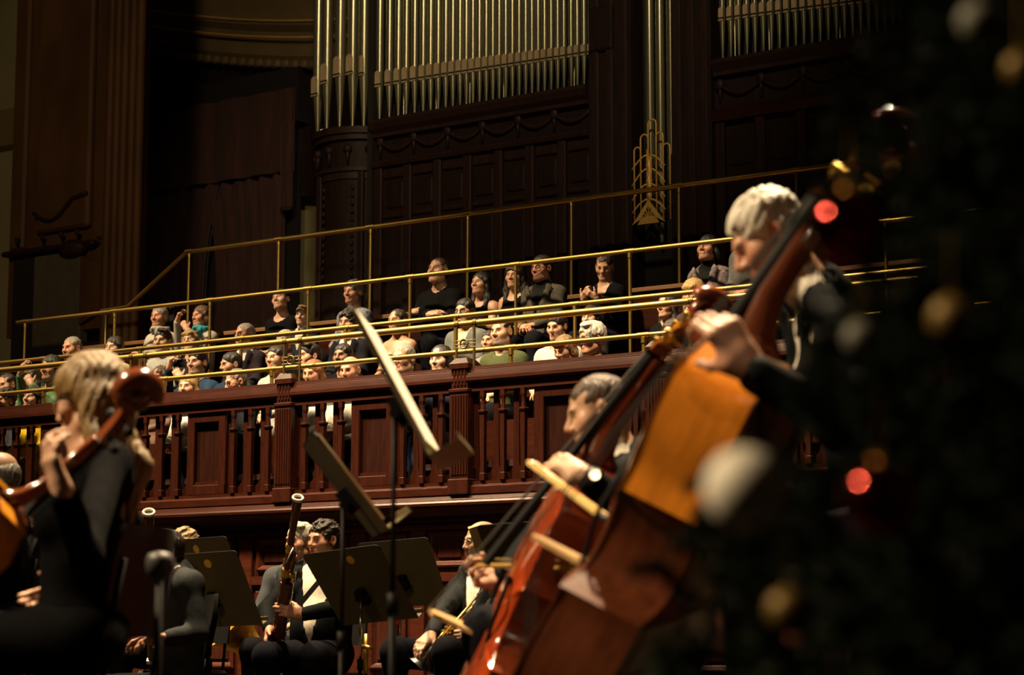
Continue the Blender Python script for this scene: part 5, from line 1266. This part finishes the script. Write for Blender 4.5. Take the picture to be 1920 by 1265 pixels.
# ================================================================== players on the stage
FL = -.1
def ik(a, b, l1, l2, pole):
    a, b, pole = (np.array(t, float) for t in (a, b, pole)); d = b-a; L = np.linalg.norm(d); L2 = min(L, (l1+l2)*.999); d = d/L
    x = (l1*l1-l2*l2+L2*L2)/(2*L2); h = math.sqrt(max(0, l1*l1-x*x)); p = pole-a; p = nrm(p-d*(p@d)); return a+d*x+p*h
class Player:
    """seated figure facing -Y locally; pose targets may be given in world space"""
    def __init__(s, label, base, yaw, o, seat=.50, lean=0.0, headz=.70, headoff=(0, 0), group=None, sw=.165):
        s.o = o; s.yaw = yaw; s.R = rotm(yaw); s.base = np.array(base, float)
        s.root = thing('person', label, 'person', tuple(base), math.radians(yaw), group=group)
        fem = o.get('fem', False)
        n = A3(0, .03+lean, seat+headz-.175); hd = A3(headoff[0], .0+lean*1.25+headoff[1], seat+headz)
        s.sk = dict(pelvis=A3(0, .02, seat), neck=n, head=hd, H=rotm(o.get('yaw', 0), o.get('pitch', 0), o.get('roll', 0)), hs=o.get('hs', 1.0),
                    shL=n+A3(sw, .0, -.06), shR=n+A3(-sw, .0, -.06))
        for q, x in (('L', 1), ('R', -1)):
            s.sk['el'+q] = A3(x*(sw+.06), -.05, seat+.22); s.sk['wr'+q] = A3(x*.10, -.27, seat+.16); s.hand(q, None, (-x*.6, -.6, -.2), (0, .2, -.9))
            s.sk['kn'+q] = A3(x*.16, -.42, seat-.01); s.sk['an'+q] = A3(x*.17, -.38, .09); s.sk['to'+q] = A3(x*.19, -.52, .035)
        o['shoes'] = True
    def loc(s, p): return s.R.T@(np.array(p, float)-s.base)
    def vec(s, v): return s.R.T@np.array(v, float)
    def hand(s, q, p, d, n, curl=(30, 35, 40, 45), world=False, thumb=(.6, .6, .3), t=None, size=1.04):
        if p is not None: s.sk['wr'+q] = s.loc(p) if world else A3(*p)
        if world: d, n = s.vec(d), s.vec(n)
        s.sk['hand'+q] = (np.array(d, float), np.array(n, float), dict(t=t if t is not None else (1 if q == 'R' else -1), curl=curl, thumb=thumb, s=size)); return s
    def arm(s, q, pole, world=True, l1=.30, l2=.27):
        p = s.loc(pole) if world else A3(*pole); s.sk['el'+q] = ik(s.sk['sh'+q], s.sk['wr'+q], l1, l2, p)
        d = s.sk['wr'+q]-s.sk['el'+q]; m = np.linalg.norm(d)
        if m > .30: s.sk['sh'+q] = s.sk['sh'+q]+nrm(d)*min(.10, m-.30); s.sk['el'+q] = ik(s.sk['sh'+q], s.sk['wr'+q], l1, l2, p)
        return s
    def build(s, **k):
        body = build_person(s.root, s.sk, s.o, **k); return s
    @staticmethod
    def base_for(px, py, d, yaw, seat, lean, headz, headoff=(0, 0)):
        P = PD(px, py, d); off = rotm(yaw)@A3(headoff[0], lean*1.25+headoff[1], 0); z = P[2]-(seat+headz)
        return (P[0]-off[0], P[1]-off[1], FL), float(P[2]-FL)
def seat_player(label, px, py, d, yaw, o, lean=0.0, headoff=(0, 0), group=None, sw=.165, torso=.70, seat=None):
    base, hz = Player.base_for(px, py, d, yaw, 0, lean, 0, headoff)
    st = seat if seat is not None else hz-torso
    return Player(label, base, yaw, o, st, lean, hz-st, headoff, group, sw)
LFT = -57.0   # facing image left: straight across the camera's view
SUIT = (.0055, .0065, .0072)
# ---------------------------------------------------------------- nearest double bass and its grey-haired player
nut_A, heel_A = PD(1528, 339, 5.15), PD(1334, 622, 5.25)
axA = img_axis(25.5); BA = basis(axA, nrm(-XR*.85-CAM_U*.41+XF*.25)); oA = from_corner((1163, 915), 4.85, BA, 'bass')
BASS_A = bowed('double_bass', 'big brown double bass nearest the camera, light painted amber on its shoulder under a fist', 'double bass', oA, BA, 'bass', M_VARN_AD, M_VARN_AD, ribm=M_VARN_A, neck=(-.052, .088))
pA = seat_player('grey-haired bassist in black at right, face hidden behind the neck of the nearest bass', 1440, 446, 5.75, LFT-4, dict(hair='short', vol=.007, hc='white', skin='ruddy', pitch=32, yaw=4, top='jacket', col=SUIT, nose=1.15, handres=.0042, brow=(.3, .28, .22), rough=.006), lean=-.02, headoff=(0, -.10), torso=.74)
nk = oA+BA[:, 2]*.02
fistA = PD(1352, 622, 5.15)
wrA = PD(1408, 694, 4.70)
pA.hand('L', wrA, nrm(PD(1338, 590, 4.72)-wrA), nrm(XF*.92-XR*.25-Zu*.2), curl=(58, 60, 62, 60), world=True, thumb=(.5, .35, .9), t=1, size=1.22)
pA.sk['shL'] = pA.loc(PD(1588, 640, 5.2)); pA.sk['shR'] = pA.loc(PD(1560, 690, 5.95)); pA.sk['neck'] = pA.loc(PD(1545, 565, 5.72)); pA.sk['pelvis'] = pA.loc(PD(1690, 1010, 5.8))
pA.sk['elL'] = pA.loc(PD(1580, 800, 4.70))
bowA0, bowA1 = PD(1152, 978, 5.45), PD(1003, 868, 5.95)
pA.hand('R', PD(1185, 985, 5.62), nrm(PD(1130, 968, 5.45)-PD(1185, 985, 5.62)), nrm(-XF*.6-Zu*.6), curl=(45, 50, 55, 60), world=True)
pA.arm('R', PD(1420, 1120, 6.3), l1=.34, l2=.32)
for q, x in (('L', 1), ('R', -1)):
    pa = pA.sk['pelvis']; pA.sk['kn'+q] = pa+A3(x*.20, -.42, -.02); pA.sk['an'+q] = A3(pa[0]+x*.22, pa[1]-.40, .10); pA.sk['to'+q] = A3(pa[0]+x*.24, pa[1]-.54, .035)
pA.build(hres=.005)
bow(bowA0, bowA1, 'yellow bow in the right hand of the grey-haired bassist', -XF-Zu*.3)
# ---------------------------------------------------------------- middle double bass and its player
nut_B, heel_B = PD(1192, 688, 6.55), PD(1046, 881, 6.62)
axB = img_axis(24); BB_ = basis(axB, nrm(-XR*.85-CAM_U*.41-XF*.03)); oB = from_corner((985, 1105), 6.45, BB_, 'bass')
BASS_B = bowed('double_bass', 'red double bass with gold tuning machines played by the man with a wristwatch', 'double bass', oB, BB_, 'bass', M_VARN_B, M_VARN_BD, neck=(-.085, .125))
pB = seat_player('man with short brown hair in profile playing the red double bass', 1122, 772, 6.95, LFT+2, dict(hair='crop', hc='brown', skin='fair', pitch=16, yaw=0, top='jacket', col=SUIT, nose=1.12, handres=.0042, line=.012, eyes=False), lean=.0, headoff=(0, -.06), torso=.70)
wrB = PD(1098, 893, 6.42)
pB.hand('L', wrB, nrm(PD(1052, 868, 6.46)-wrB), nrm(XF*.8-XR*.3-Zu*.3), curl=(70, 62, 58, 30), world=True, thumb=(.5, .35, .9), t=1, size=1.06)
pB.arm('L', PD(1190, 1010, 6.3))
bowB0, bowB1 = PD(880, 1060, 7.02), PD(1072, 1066, 6.35)
wrBr = PD(935, 1092, 7.05)
pB.hand('R', wrBr, nrm(PD(885, 1082, 7.0)-wrBr), nrm(Zu*.5-XF*.6), curl=(55, 60, 65, 70), world=True, thumb=(.5, .5, .6))
pB.arm('R', PD(1040, 960, 7.3), l1=.32, l2=.30)
pB.build(hres=.0045)
bow(bowB0, bowB1, 'yellow bow lying across the strings of the red double bass', Zu)
wt = thing('wristwatch', 'black wristwatch on the left wrist of the bassist in profile', 'watch', wrB+nrm(PD(1120, 900, 6.4)-wrB)*.03)
dW = nrm(PD(1120, 900, 6.4)-wrB); MB().tube([wrB+dW*.015, wrB+dW*.045], .034, 14).build('strap', M_BLACK, wt, smooth=True, auto=50); MB().lathe([(.017, .030), (.017, .038)], wrB+dW*.03, -XF+Zu*.3, 16).build('watch_case', M_CHROME, wt)
# ---------------------------------------------------------------- blonde cellist at left
nut_C, heel_C = PD(208, 806, 6.02), PD(72, 912, 6.02)
axC = img_axis(55); BC = basis(axC, nrm(-XR*.60-CAM_U*.62+XF*.16)); oC = PD(38, 956, 5.75)
CELLO = bowed('cello', 'chestnut cello of the blonde player, light painted honey on its upper ribs, scroll beside her ear', 'cello', oC, BC, 'cello', M_VARN_CD, M_VARN_CD, ribm=M_VARN_C)
pC = seat_player('woman with long wavy blond hair in a black dress playing the cello at left', 168, 748, 6.35, LFT-22, dict(fem=True, hair='longback', hc=(.19, .12, .045), skin='fair', pitch=14, yaw=0, col=(.002, .002, .0025), top='tee', wide=True, handres=.004, hs=1.02, rough=.002, vol=.010, fabric='knit', glasses='wire', legcol=(.0012, .0012, .0015), low=-.40), headoff=(0, .03), torso=.70, sw=.150)
wrC = PD(120, 925, 5.50)
pC.hand('L', wrC, nrm(PD(88, 845, 5.50)-wrC), nrm(XR*.75+XF*.55-Zu*.1), curl=(30, 38, 42, 30), world=True, thumb=(.45, .5, .7), t=1, size=1.02)
pC.sk['elL'] = pC.loc(PD(160, 1040, 5.62)); pC.sk['shL'] = pC.loc(PD(205, 866, 6.10))
pC.hand('R', PD(140, 1100, 6.75), -XR*.8-Zu*.3, -XF, world=True); pC.arm('R', PD(210, 1080, 6.9))
pC.build(hres=.005, zones=())
chair('black chair with rounded back behind the blonde cellist', PD(128, 1120, 6.42)*A3(1, 1, 0), LFT-14, seat=.395)
# ---------------------------------------------------------------- bassoonists
pD = seat_player('bassoonist with dark curly hair, white shirt and strap, half hidden by a music stand', 606, 1012, 13.4, 14, dict(hair='curly', hc='dark', skin='ruddy', yaw=-22, pitch=3, top='jacket', col=SUIT, build=1.14, belly=.7, vw=.13, vb=-.50, handres=.0045, nose=1.1, shirt=(.66, .60, .48), gaze=-15), lean=.02, torso=.71, sw=.18)
bsn = bassoon('dark red bassoon with ivory bell ring raised before the curly-haired player', PD(559, 931, 12.55), PD(512, 1222, 13.08), -XF)
wrD = PD(566, 1152, 12.92)
pD.hand('L', wrD, nrm(PD(520, 1140, 12.86)-wrD), nrm(XF*.9-Zu*.1), curl=(30, 34, 36, 40), world=True, thumb=(.3, .5, .8), t=-1); pD.arm('L', PD(680, 1190, 12.9))
wrR = PD(506, 1178, 13.05); pD.hand('R', wrR, nrm(PD(500, 1200, 13.0)-wrR), nrm(XR), world=True); pD.arm('R', PD(470, 1150, 13.4))
pD.build(hres=.0045)
st_ = thing('neck_strap', 'black strap crossing the white shirt of the curly-haired bassoonist', 'strap', PD(575, 1120, 13.0))
gbox(MB(), PD(598, 1090, 13.05), PD(556, 1140, 12.97), .032, -XF, .006).build('webbing', M_BLACK, st_)
pE = seat_player('white-haired musician in a grey jacket seated behind the bassoon', 563, 1016, 14.2, 20, dict(hair='swept', hc='white', skin='ruddy', yaw=-30, top='jacket', col=(.05, .055, .06), vw=.09, bow=True, brow=(.4, .38, .3)), lean=.02, torso=.70, sw=.19)
pE.build(hres=.0055)
# seated at left with his back to the camera stand
pF = seat_player('man in a dark grey suit behind the black chair, his head hidden', 305, 1036, 11.0, LFT+22, dict(hair='short', hc='dark', skin='ruddy', yaw=10, top='jacket', col=(.040, .044, .046), handres=.006), lean=.03, torso=.66, sw=.19)
pF.sk['shL'] = pF.loc(PD(357, 1094, 10.82)); pF.sk['shR'] = pF.loc(PD(318, 1096, 11.2)); pF.sk['neck'] = pF.loc(PD(330, 1076, 11.02)); pF.sk['pelvis'] = pF.loc(PD(340, 1290, 11.02))
pF.hand('L', PD(316, 1196, 10.62), -XR, -XF*.3-Zu, world=True); pF.sk['elL'] = pF.loc(PD(370, 1188, 10.72)); pF.hand('R', PD(300, 1200, 10.9), -XR, -XF*.3-Zu, world=True); pF.sk['elR'] = pF.loc(PD(335, 1190, 11.3))
for q, x in (('L', 1), ('R', -1)):
    pa = pF.sk['pelvis']; pF.sk['kn'+q] = pa+A3(x*.14, -.42, -.01); pF.sk['an'+q] = A3(pa[0]+x*.15, pa[1]-.38, .09); pF.sk['to'+q] = A3(pa[0]+x*.16, pa[1]-.52, .035)
pF.build(hres=.006)
bassoon('second bassoon, only its ivory bell ring showing above the black chair', PD(279, 958, 11.7), PD(285, 1240, 12.2), -XF)
pG = seat_player('musician with tousled fair hair mostly hidden by two music stands', 343, 1026, 13.6, 8, dict(hair='curly', hc=(.30, .21, .10), skin='ruddy', yaw=10, top='jacket', col=SUIT), lean=.0, torso=.66)
pG.build(hres=.006)
pH = seat_player('bald musician cut by the left frame edge', -4, 893, 10.6, LFT-10, dict(hair='balding', hc='grey', skin='fair', top='jacket', col=SUIT, pitch=10)); pH.build(hres=.006)
pI = seat_player('grey-haired musician with spectacles seen behind the cello', 66, 950, 11.2, LFT-40, dict(hair='short', hc='salt', skin='fair', glasses='dark', top='jacket', col=SUIT, vol=.008)); pI.build(hres=.006)
# ---------------------------------------------------------------- trumpeter
pJ = seat_player('bald trumpeter in glasses slumped behind a music stand, hand on his knee', 903, 1015, 12.6, -8, dict(hair=None, skin='fair', yaw=-28, pitch=4, glasses='wire', top='jacket', col=(.024, .026, .028), vw=.085, vb=-.34, handres=.0045, build=1.06, shirt=(.75, .72, .62), bow=True, beard=(.30, .28, .24)), lean=.10, headoff=(.0, -.04), torso=.66, sw=.19)
trumpet('gold trumpet with silver bell pointing down from the hand of the slumped player', PD(902, 1110, 11.95), PD(783, 1247, 11.85), -XF+XR*.4)
pJ.sk['knL'] = pJ.loc(PD(838, 1222, 11.75)); pJ.sk['anL'] = pJ.loc(PD(838, 1375, 11.9)); pJ.sk['toL'] = pJ.sk['anL']+A3(.03, -.14, -.05)
pJ.sk['knR'] = pJ.loc(PD(742, 1222, 12.0)); pJ.sk['anR'] = pJ.loc(PD(735, 1375, 12.1)); pJ.sk['toR'] = pJ.sk['anR']+A3(-.03, -.14, -.05)
for q in 'LR': pJ.sk['an'+q][2] = .09; pJ.sk['to'+q][2] = .035
wj = PD(808, 1190, 11.95); pJ.hand('R', wj, nrm(PD(785, 1210, 11.85)-wj), -Zu*.9+XF*.3, curl=(25, 30, 32, 30), world=True); pJ.arm('R', PD(800, 1120, 12.4))
wk = PD(893, 1192, 11.98); pJ.hand('L', wk, nrm(PD(845, 1182, 11.9)-wk), nrm(XF*.6-Zu*.3), curl=(50, 55, 60, 60), world=True, t=-1); pJ.arm('L', PD(960, 1190, 12.1))
pJ.build(hres=.0045)
# ---------------------------------------------------------------- music stands seen from behind, with gold stickers
def px_stand(label, TL, TR, BL, d, W, sgn, **k):
    return stand(label, *corner_frame(TL, TR, BL, d, W, sgn), **k)
px_stand('black music stand with gold sticker before the fair-haired musician', (302, 1043), (443, 1033), (344, 1177), 12.2, .54, -1, sticker=(.08, .14))
px_stand('music stand behind and left, its gold sticker beside tousled fair hair', (331, 1013), (424, 1006), (362, 1120), 13.0, .44, -1, sticker=(-.16, .17))
px_stand('large music stand hiding the chin of the curly-haired bassoonist', (566, 1041), (709, 1022), (634, 1173), 11.8, .55, -1, sticker=(.07, .14))
px_stand('music stand with white corner between the bassoonist and the trumpeter', (668, 1020), (802, 1008), (702, 1140), 13.0, .56, -1)
px_stand('music stand with thick pale score edge in front of the bald trumpeter', (893, 986), (1024, 977), (934, 1118), 11.2, .55, -1, sticker=(.19, .14))
P0, P1, P2 = corner_frame((893, 986), (1024, 977), (934, 1118), 11.2, .55, -1)
tag(gbox(MB(), P0+nrm(P0-P1)*.025, P2+nrm(P0-P1)*.025, .055, XF, .028).build('score', mat('cream_paper_block', (.72, .56, .22), .7, var=.1)), 'thick cream score standing on the trumpeter stand, edge on', 'score')
# stands in the middle distance seen edge on
def edge_stand(label, T, B, d, W, sheets, tray=.10, n=0.0):
    P, Q = PD(*T, d), PD(*B, d); w_ = nrm(XF+XR*n); 
    return stand(label, P-w_*W/2, P+w_*W/2, Q-w_*W/2, sheets=sheets, tray=tray, th=.006, reader=XR, pole=M_BLACKM)
edge_stand('tall music stand seen edge on in the middle, white pages along its slanting edge', (672, 598), (822, 872), 6.2, .50, 'white pages of music slanting along the tall edge-on stand', n=.06)
edge_stand('lower music stand seen edge on, gold light on its slanting back', (577, 824), (712, 1000), 7.3, .50, 'pages of music on the lower edge-on stand', n=-.17)
# a straight stand pole in front of the black chair
t = thing('microphone_stand', 'thin black stand with a grey knob in front of the black chair', 'stand', PD(300, 1300, 5.6)*A3(1, 1, 0)+A3(0, 0, FL))
pz = PD(300, 1050, 5.6); MB().tube([(pz[0], pz[1], FL+.02), tuple(pz)], .011, 10).build('pole', M_BLACKM, t, smooth=True)
MB().lathe([(.02, -.05), (.036, -.03), (.038, .0), (.03, .018), (.004, .024)], pz, (0, 0, 1), 16).build('knob', mat('grey_rubber', (.03, .03, .027), .5), t, smooth=True); MB().lathe([(.13, 0), (.13, .012), (.02, .03)], (pz[0], pz[1], FL), (0, 0, 1), 20).build('round_base', M_BLACKM, t)
# horn bell, peg stand and red-topped stand among the wind players
t = thing('tuba', 'golden brass bell glowing orange beside the bassoonist', 'tuba', PD(452, 1290, 13.9)*A3(1, 1, 0)+A3(0, 0, FL))
c = PD(462, 1205, 13.9); ax = nrm(-XR*.75+Zu*.75-XF*.25); mb = MB()
mb.lathe([(.19, .16), (.185, .15), (.14, .10), (.10, .02), (.075, -.08), (.06, -.20), (.05, -.30)], c, ax, 28, cap=False); mb.build('bell', mat('hammered_brass', (.90, .48, .07), .42, .75, var=.5, scale=14, bump=.6, bscale=18), t, smooth=True)
q = c-ax*.30; MB().tube([q, q-ax*.1, q-ax*.15+XR*.12, q+XR*.26-Zu*.02, q+XR*.28+ax*.18, q+XR*.16+ax*.26], .045, 12).build('body_tube', M_GOLD, t, smooth=True); MB().tube([q-ax*.12, (q[0], q[1], FL)], .02, 8).build('rest', M_BLACKM, t)
t = thing('instrument_peg', 'gilded peg stand with a crossbar between the two players', 'instrument stand', PD(687, 1300, 12.8)*A3(1, 1, 0)+A3(0, 0, FL))
a, b = PD(687, 1188, 12.8), PD(687, 1262, 12.8); MB().tube([(a[0], a[1], b[2]), tuple(a)], .016, 12).build('peg', M_GOLD, t, smooth=True); MB().tube([PD(678, 1211, 12.75), PD(690, 1213, 12.7), PD(699, 1216, 12.7)], [.012, .014, .012], 8).build('cross_bar', M_GOLD, t, smooth=True)
MB().tube([(a[0], a[1], FL+.02), (a[0], a[1], b[2])], .008, 8).build('pole', M_BLACKM, t); MB().lathe([(.11, 0), (.11, .01), (.01, .03)], (a[0], a[1], FL), (0, 0, 1), 16).build('base', M_BLACKM, t)
t = thing('pole_stand', 'chrome pole with a red cap left of the trumpeter', 'stand', PD(746, 1300, 12.9)*A3(1, 1, 0)+A3(0, 0, FL))
a = PD(746, 1172, 12.9); MB().tube([(a[0], a[1], FL+.02), tuple(a)], .010, 10).build('pole', M_CHROME, t, smooth=True); MB().tube([a, a+A3(0, 0, .03)], .020, 12).build('red_cap', mat('red_plastic', (.5, .02, .012), .4), t, smooth=True); MB().lathe([(.11, 0), (.11, .01), (.01, .03)], (a[0], a[1], FL), (0, 0, 1), 16).build('base', M_BLACKM, t)
# chairs under the wind players
for (p, lab, yw) in ((pD, 'bassoonist chair', 14), (pE, 'chair of the white-haired musician', 20), (pF, 'chair of the grey-suited man', LFT+22), (pG, 'chair of the fair-haired musician', 8), (pJ, 'chair of the slumped trumpeter', -8), (pB, 'stool of the profile bassist', LFT+2), (pH, 'chair of the bald musician at the edge', LFT-10), (pI, 'chair of the spectacled grey musician', LFT-40)):
    chair('black orchestra '+lab, p.base+p.R@A3(0, .03, 0), yw, seat=max(.30, float(p.sk['pelvis'][2])-.115), back=p is not pB)
st2 = thing('stool', 'dark high stool under the grey-haired bassist', 'stool', (float((pA.base+pA.R@pA.sk['pelvis'])[0]), float((pA.base+pA.R@pA.sk['pelvis'])[1]), FL))
cs = pA.base+pA.R@pA.sk['pelvis']; sz = float(cs[2])-.13; MB().lathe([(.02, sz-.05), (.18, sz-.05), (.19, sz-.02), (.17, sz)], (cs[0], cs[1], 0), n=20).build('seat', M_BLACK, st2, smooth=True)
for k in range(4):
    a = PI/4+k*PI/2; MB().tube([(cs[0]+.12*math.cos(a), cs[1]+.12*math.sin(a), sz-.05), (cs[0]+.2*math.cos(a), cs[1]+.2*math.sin(a), FL)], .013, 8).build('leg', M_BLACKM, st2, smooth=True)

t = thing('side_table', 'small dark table at the back of the stage, seen through the fir branches', 'table', PD(1722, 1143, 12.0)*A3(1, 1, 0)+A3(0, 0, FL))
p = PD(1722, 1144, 12.0); MB().lathe([(.16, -.02), (.165, -.012), (.16, 0)], p, (0, 0, 1), 20).build('table_top', M_BLACK, t, smooth=True, auto=40); MB().tube([(p[0], p[1], FL+.02), (p[0], p[1], p[2]-.02)], .018, 10).build('pedestal', M_BLACKM, t, smooth=True); MB().lathe([(.15, 0), (.15, .012), (.02, .03)], (p[0], p[1], FL), (0, 0, 1), 20).build('foot', M_BLACKM, t, smooth=True, auto=40)
cup = MB().lathe([(.026, 0), (.037, .080), (.0385, .080), (.0385, .084), (.0355, .084), (.025, .004)], p, (0, 0, 1), 20, cap=False).build('cup', mat('white_paper', (.85, .82, .72), .6, var=.04), smooth=True, auto=40)
tag(cup, 'small white paper cup standing alone on the dark side table', 'cup')
# ================================================================== the decorated tree close to the camera at right
M_NEEDLE = mat('fir_needle', (.0055, .0115, .0035), .6, spec=.12, var=.4, scale=20)
M_BARK = mat('fir_bark', (.05, .032, .018), .9, var=.4, scale=30, bump=.4)
TB = PD(2520, 900, 2.15); TX, TY = float(TB[0]), float(TB[1])
tree = thing('christmas_tree', 'dark fir tree hung with white, red and gold baubles at the right, close and blurred', 'tree', (TX, TY, -1.0))
MB().tube([(TX, TY, -1.0), (TX, TY, 3.2)], [.075, .008], 12).build('trunk', M_BARK, tree, smooth=True)
def branch_meshes(seed, q_=1.0):
    r = np.random.RandomState(seed); wood = MB(); V = []; F = []
    def needles(a, b, n, ln):
        d = nrm(b-a); u = nrm(np.cross(d, A3(.3, .2, 1))); v = np.cross(d, u)
        for i in range(max(3, int(n*q_))):
            t = r.rand(); p = a+(b-a)*t; an = r.rand()*2*PI; q = nrm(d*.75+(u*math.cos(an)+v*math.sin(an))*.8); L = ln*1.25*(.7+.5*r.rand()); s = nrm(np.cross(q, d+A3(.01, .02, 0)))*.0037; k = len(V)
            w2 = np.cross(q, s); V.extend([p+s, p-s*.5+w2*.8, p-s*.5-w2*.8, p+q*L]); F.extend([[k, k+1, k+3], [k+1, k+2, k+3], [k+2, k, k+3]])
    base = A3(0, 0, 0); tip = A3(1, 0, .05); P = [base+(tip-base)*t+A3(0, 0, -.10*math.sin(PI*t)) for t in np.linspace(0, 1, 7)]
    wood.tube(P, [.012-.0095*t for t in np.linspace(0, 1, 7)], 6); needles(P[3], P[5], 420, .026); needles(P[5], P[6], 330, .024); needles(P[1], P[3], 220, .026)
    for i in range(12):
        t = .22+.74*i/11; j = min(5, int(t*6)); c = P[j]+(P[j+1]-P[j])*(t*6-j); sg = 1 if i % 2 else -1; ln = (.34*(1-t)+.09)*(.8+.4*r.rand())
        e = c+nrm(A3(.75, sg*(.7+.2*r.rand()), r.normal()*.25))*ln; wood.tube([c, (c+e)/2+A3(0, 0, -.006), e], [.004, .003, .0012], 5); needles(c, e, int(1500*ln)+120, .023)
        for m_ in (.4, .65, .85):
            c2 = c+(e-c)*m_; e2 = c2+nrm((e-c)/np.linalg.norm(e-c)+A3(0, (1 if r.rand() > .5 else -1)*.8, r.normal()*.5))*ln*.38; wood.tube([c2, e2], [.0022, .001], 4); needles(c2, e2, int(1500*ln*.38)+50, .021)
    wm = wood.mesh('branch', M_BARK); nm_ = fastmesh('needles', np.array(V), np.array(F), M_NEEDLE, False); return wm, nm_
BR = [branch_meshes(s, .28) for s in (1, 2, 3, 4)]; BS = [branch_meshes(s, .035) for s in (5, 6)]
rt = np.random.RandomState(11); GOLDEN = 2.39996; camdir = math.atan2(-TY, -TX)
def cone_r(z): return .235*(3.05-z)
n_b = 0
for i in range(300):
    z = (.22+1.12*((i*.754878) % 1)) if i < 262 else (-.9+3.7*((i*.754878) % 1))
    a = camdir-.62*(i < 262)+((i*.569840) % 1*2*PI-PI)*(.52 if i < 262 else 1.0)
    R_ = cone_r(z)*(.84+.22*rt.rand())+(.07 if z < .62 else 0); 
    tip = PJ((TX+math.cos(a)*R_*.8, TY+math.sin(a)*R_*.8, z)); wm, nd = BR[i % 4] if (tip[0] < 2150 and -200 < tip[1] < 1480) else BS[i % 2]
    b = put('branch', wm, tree); q = put('needles', nd, b); q['kind'] = 'stuff'
    b.matrix_local = Matrix.Translation((0, 0, z+1.0-.03)) @ Matrix.Rotation(a, 4, 'Z') @ Matrix.Rotation(-math.radians(-6+14*rt.rand()), 4, 'Y') @ Matrix.Rotation(rt.normal()*.5, 4, 'X') @ Matrix.Diagonal((R_, R_*1.0, R_*1.0, 1))
def bauble(px, py, d, r, m, label, group=None):
    c = PD(px, py, d); t = thing('bauble', label, 'bauble', c-A3(0, 0, r))
    MB().ball(c, r, 28, 18).build('glass_ball', m, t, smooth=True)
    MB().lathe([(r*.22, r*.96), (r*.22, r*1.12), (r*.1, r*1.14)], c, (0, 0, 1), 12).build('cap', M_GOLD, t, smooth=True, auto=40)
    MB().tube([c+A3(0, 0, r*1.1), c+A3(.002, 0, r*1.1+.05)], .0008, 6).build('thread', M_GOLD, t); return t
M_BW = mat('white_frosted_bauble', (.86, .80, .66), .6, var=.05); M_BR = mat('red_glass_bauble', (.30, .030, .026), .08, 1.0, var=.1); M_BWS = mat('dull_white_bauble', (.14, .14, .11), .6, var=.05); M_BG = mat('gold_frosted_bauble', (.16, .095, .014), .5, .3, var=.1)
bauble(1396, 915, 1.62, .031, M_BW, 'frosted white bauble hanging low before the bass, nearest the players')
bauble(1650, 934, 1.70, .031, M_BR, 'dark red glass bauble level with the white one, right of it')
bauble(1592, 428, 1.90, .036, M_BR, 'red glass bauble high up beside the bassist with a pink light spot')
bauble(1832, 40, 1.75, .016, M_BWS, 'small white bauble at the top right of the tree')
bauble(1912, 128, 1.8, .014, M_BG, 'small gold bauble at the right frame edge')
bauble(1782, 596, 1.75, .018, M_BG, 'gold bauble in the middle of the tree')
bauble(1612, 632, 1.9, .015, M_BWS, 'tiny pale bauble above the dark red one')
bauble(1475, 1142, 1.75, .017, M_BG, 'dull gold bauble low in the tree below the white one')
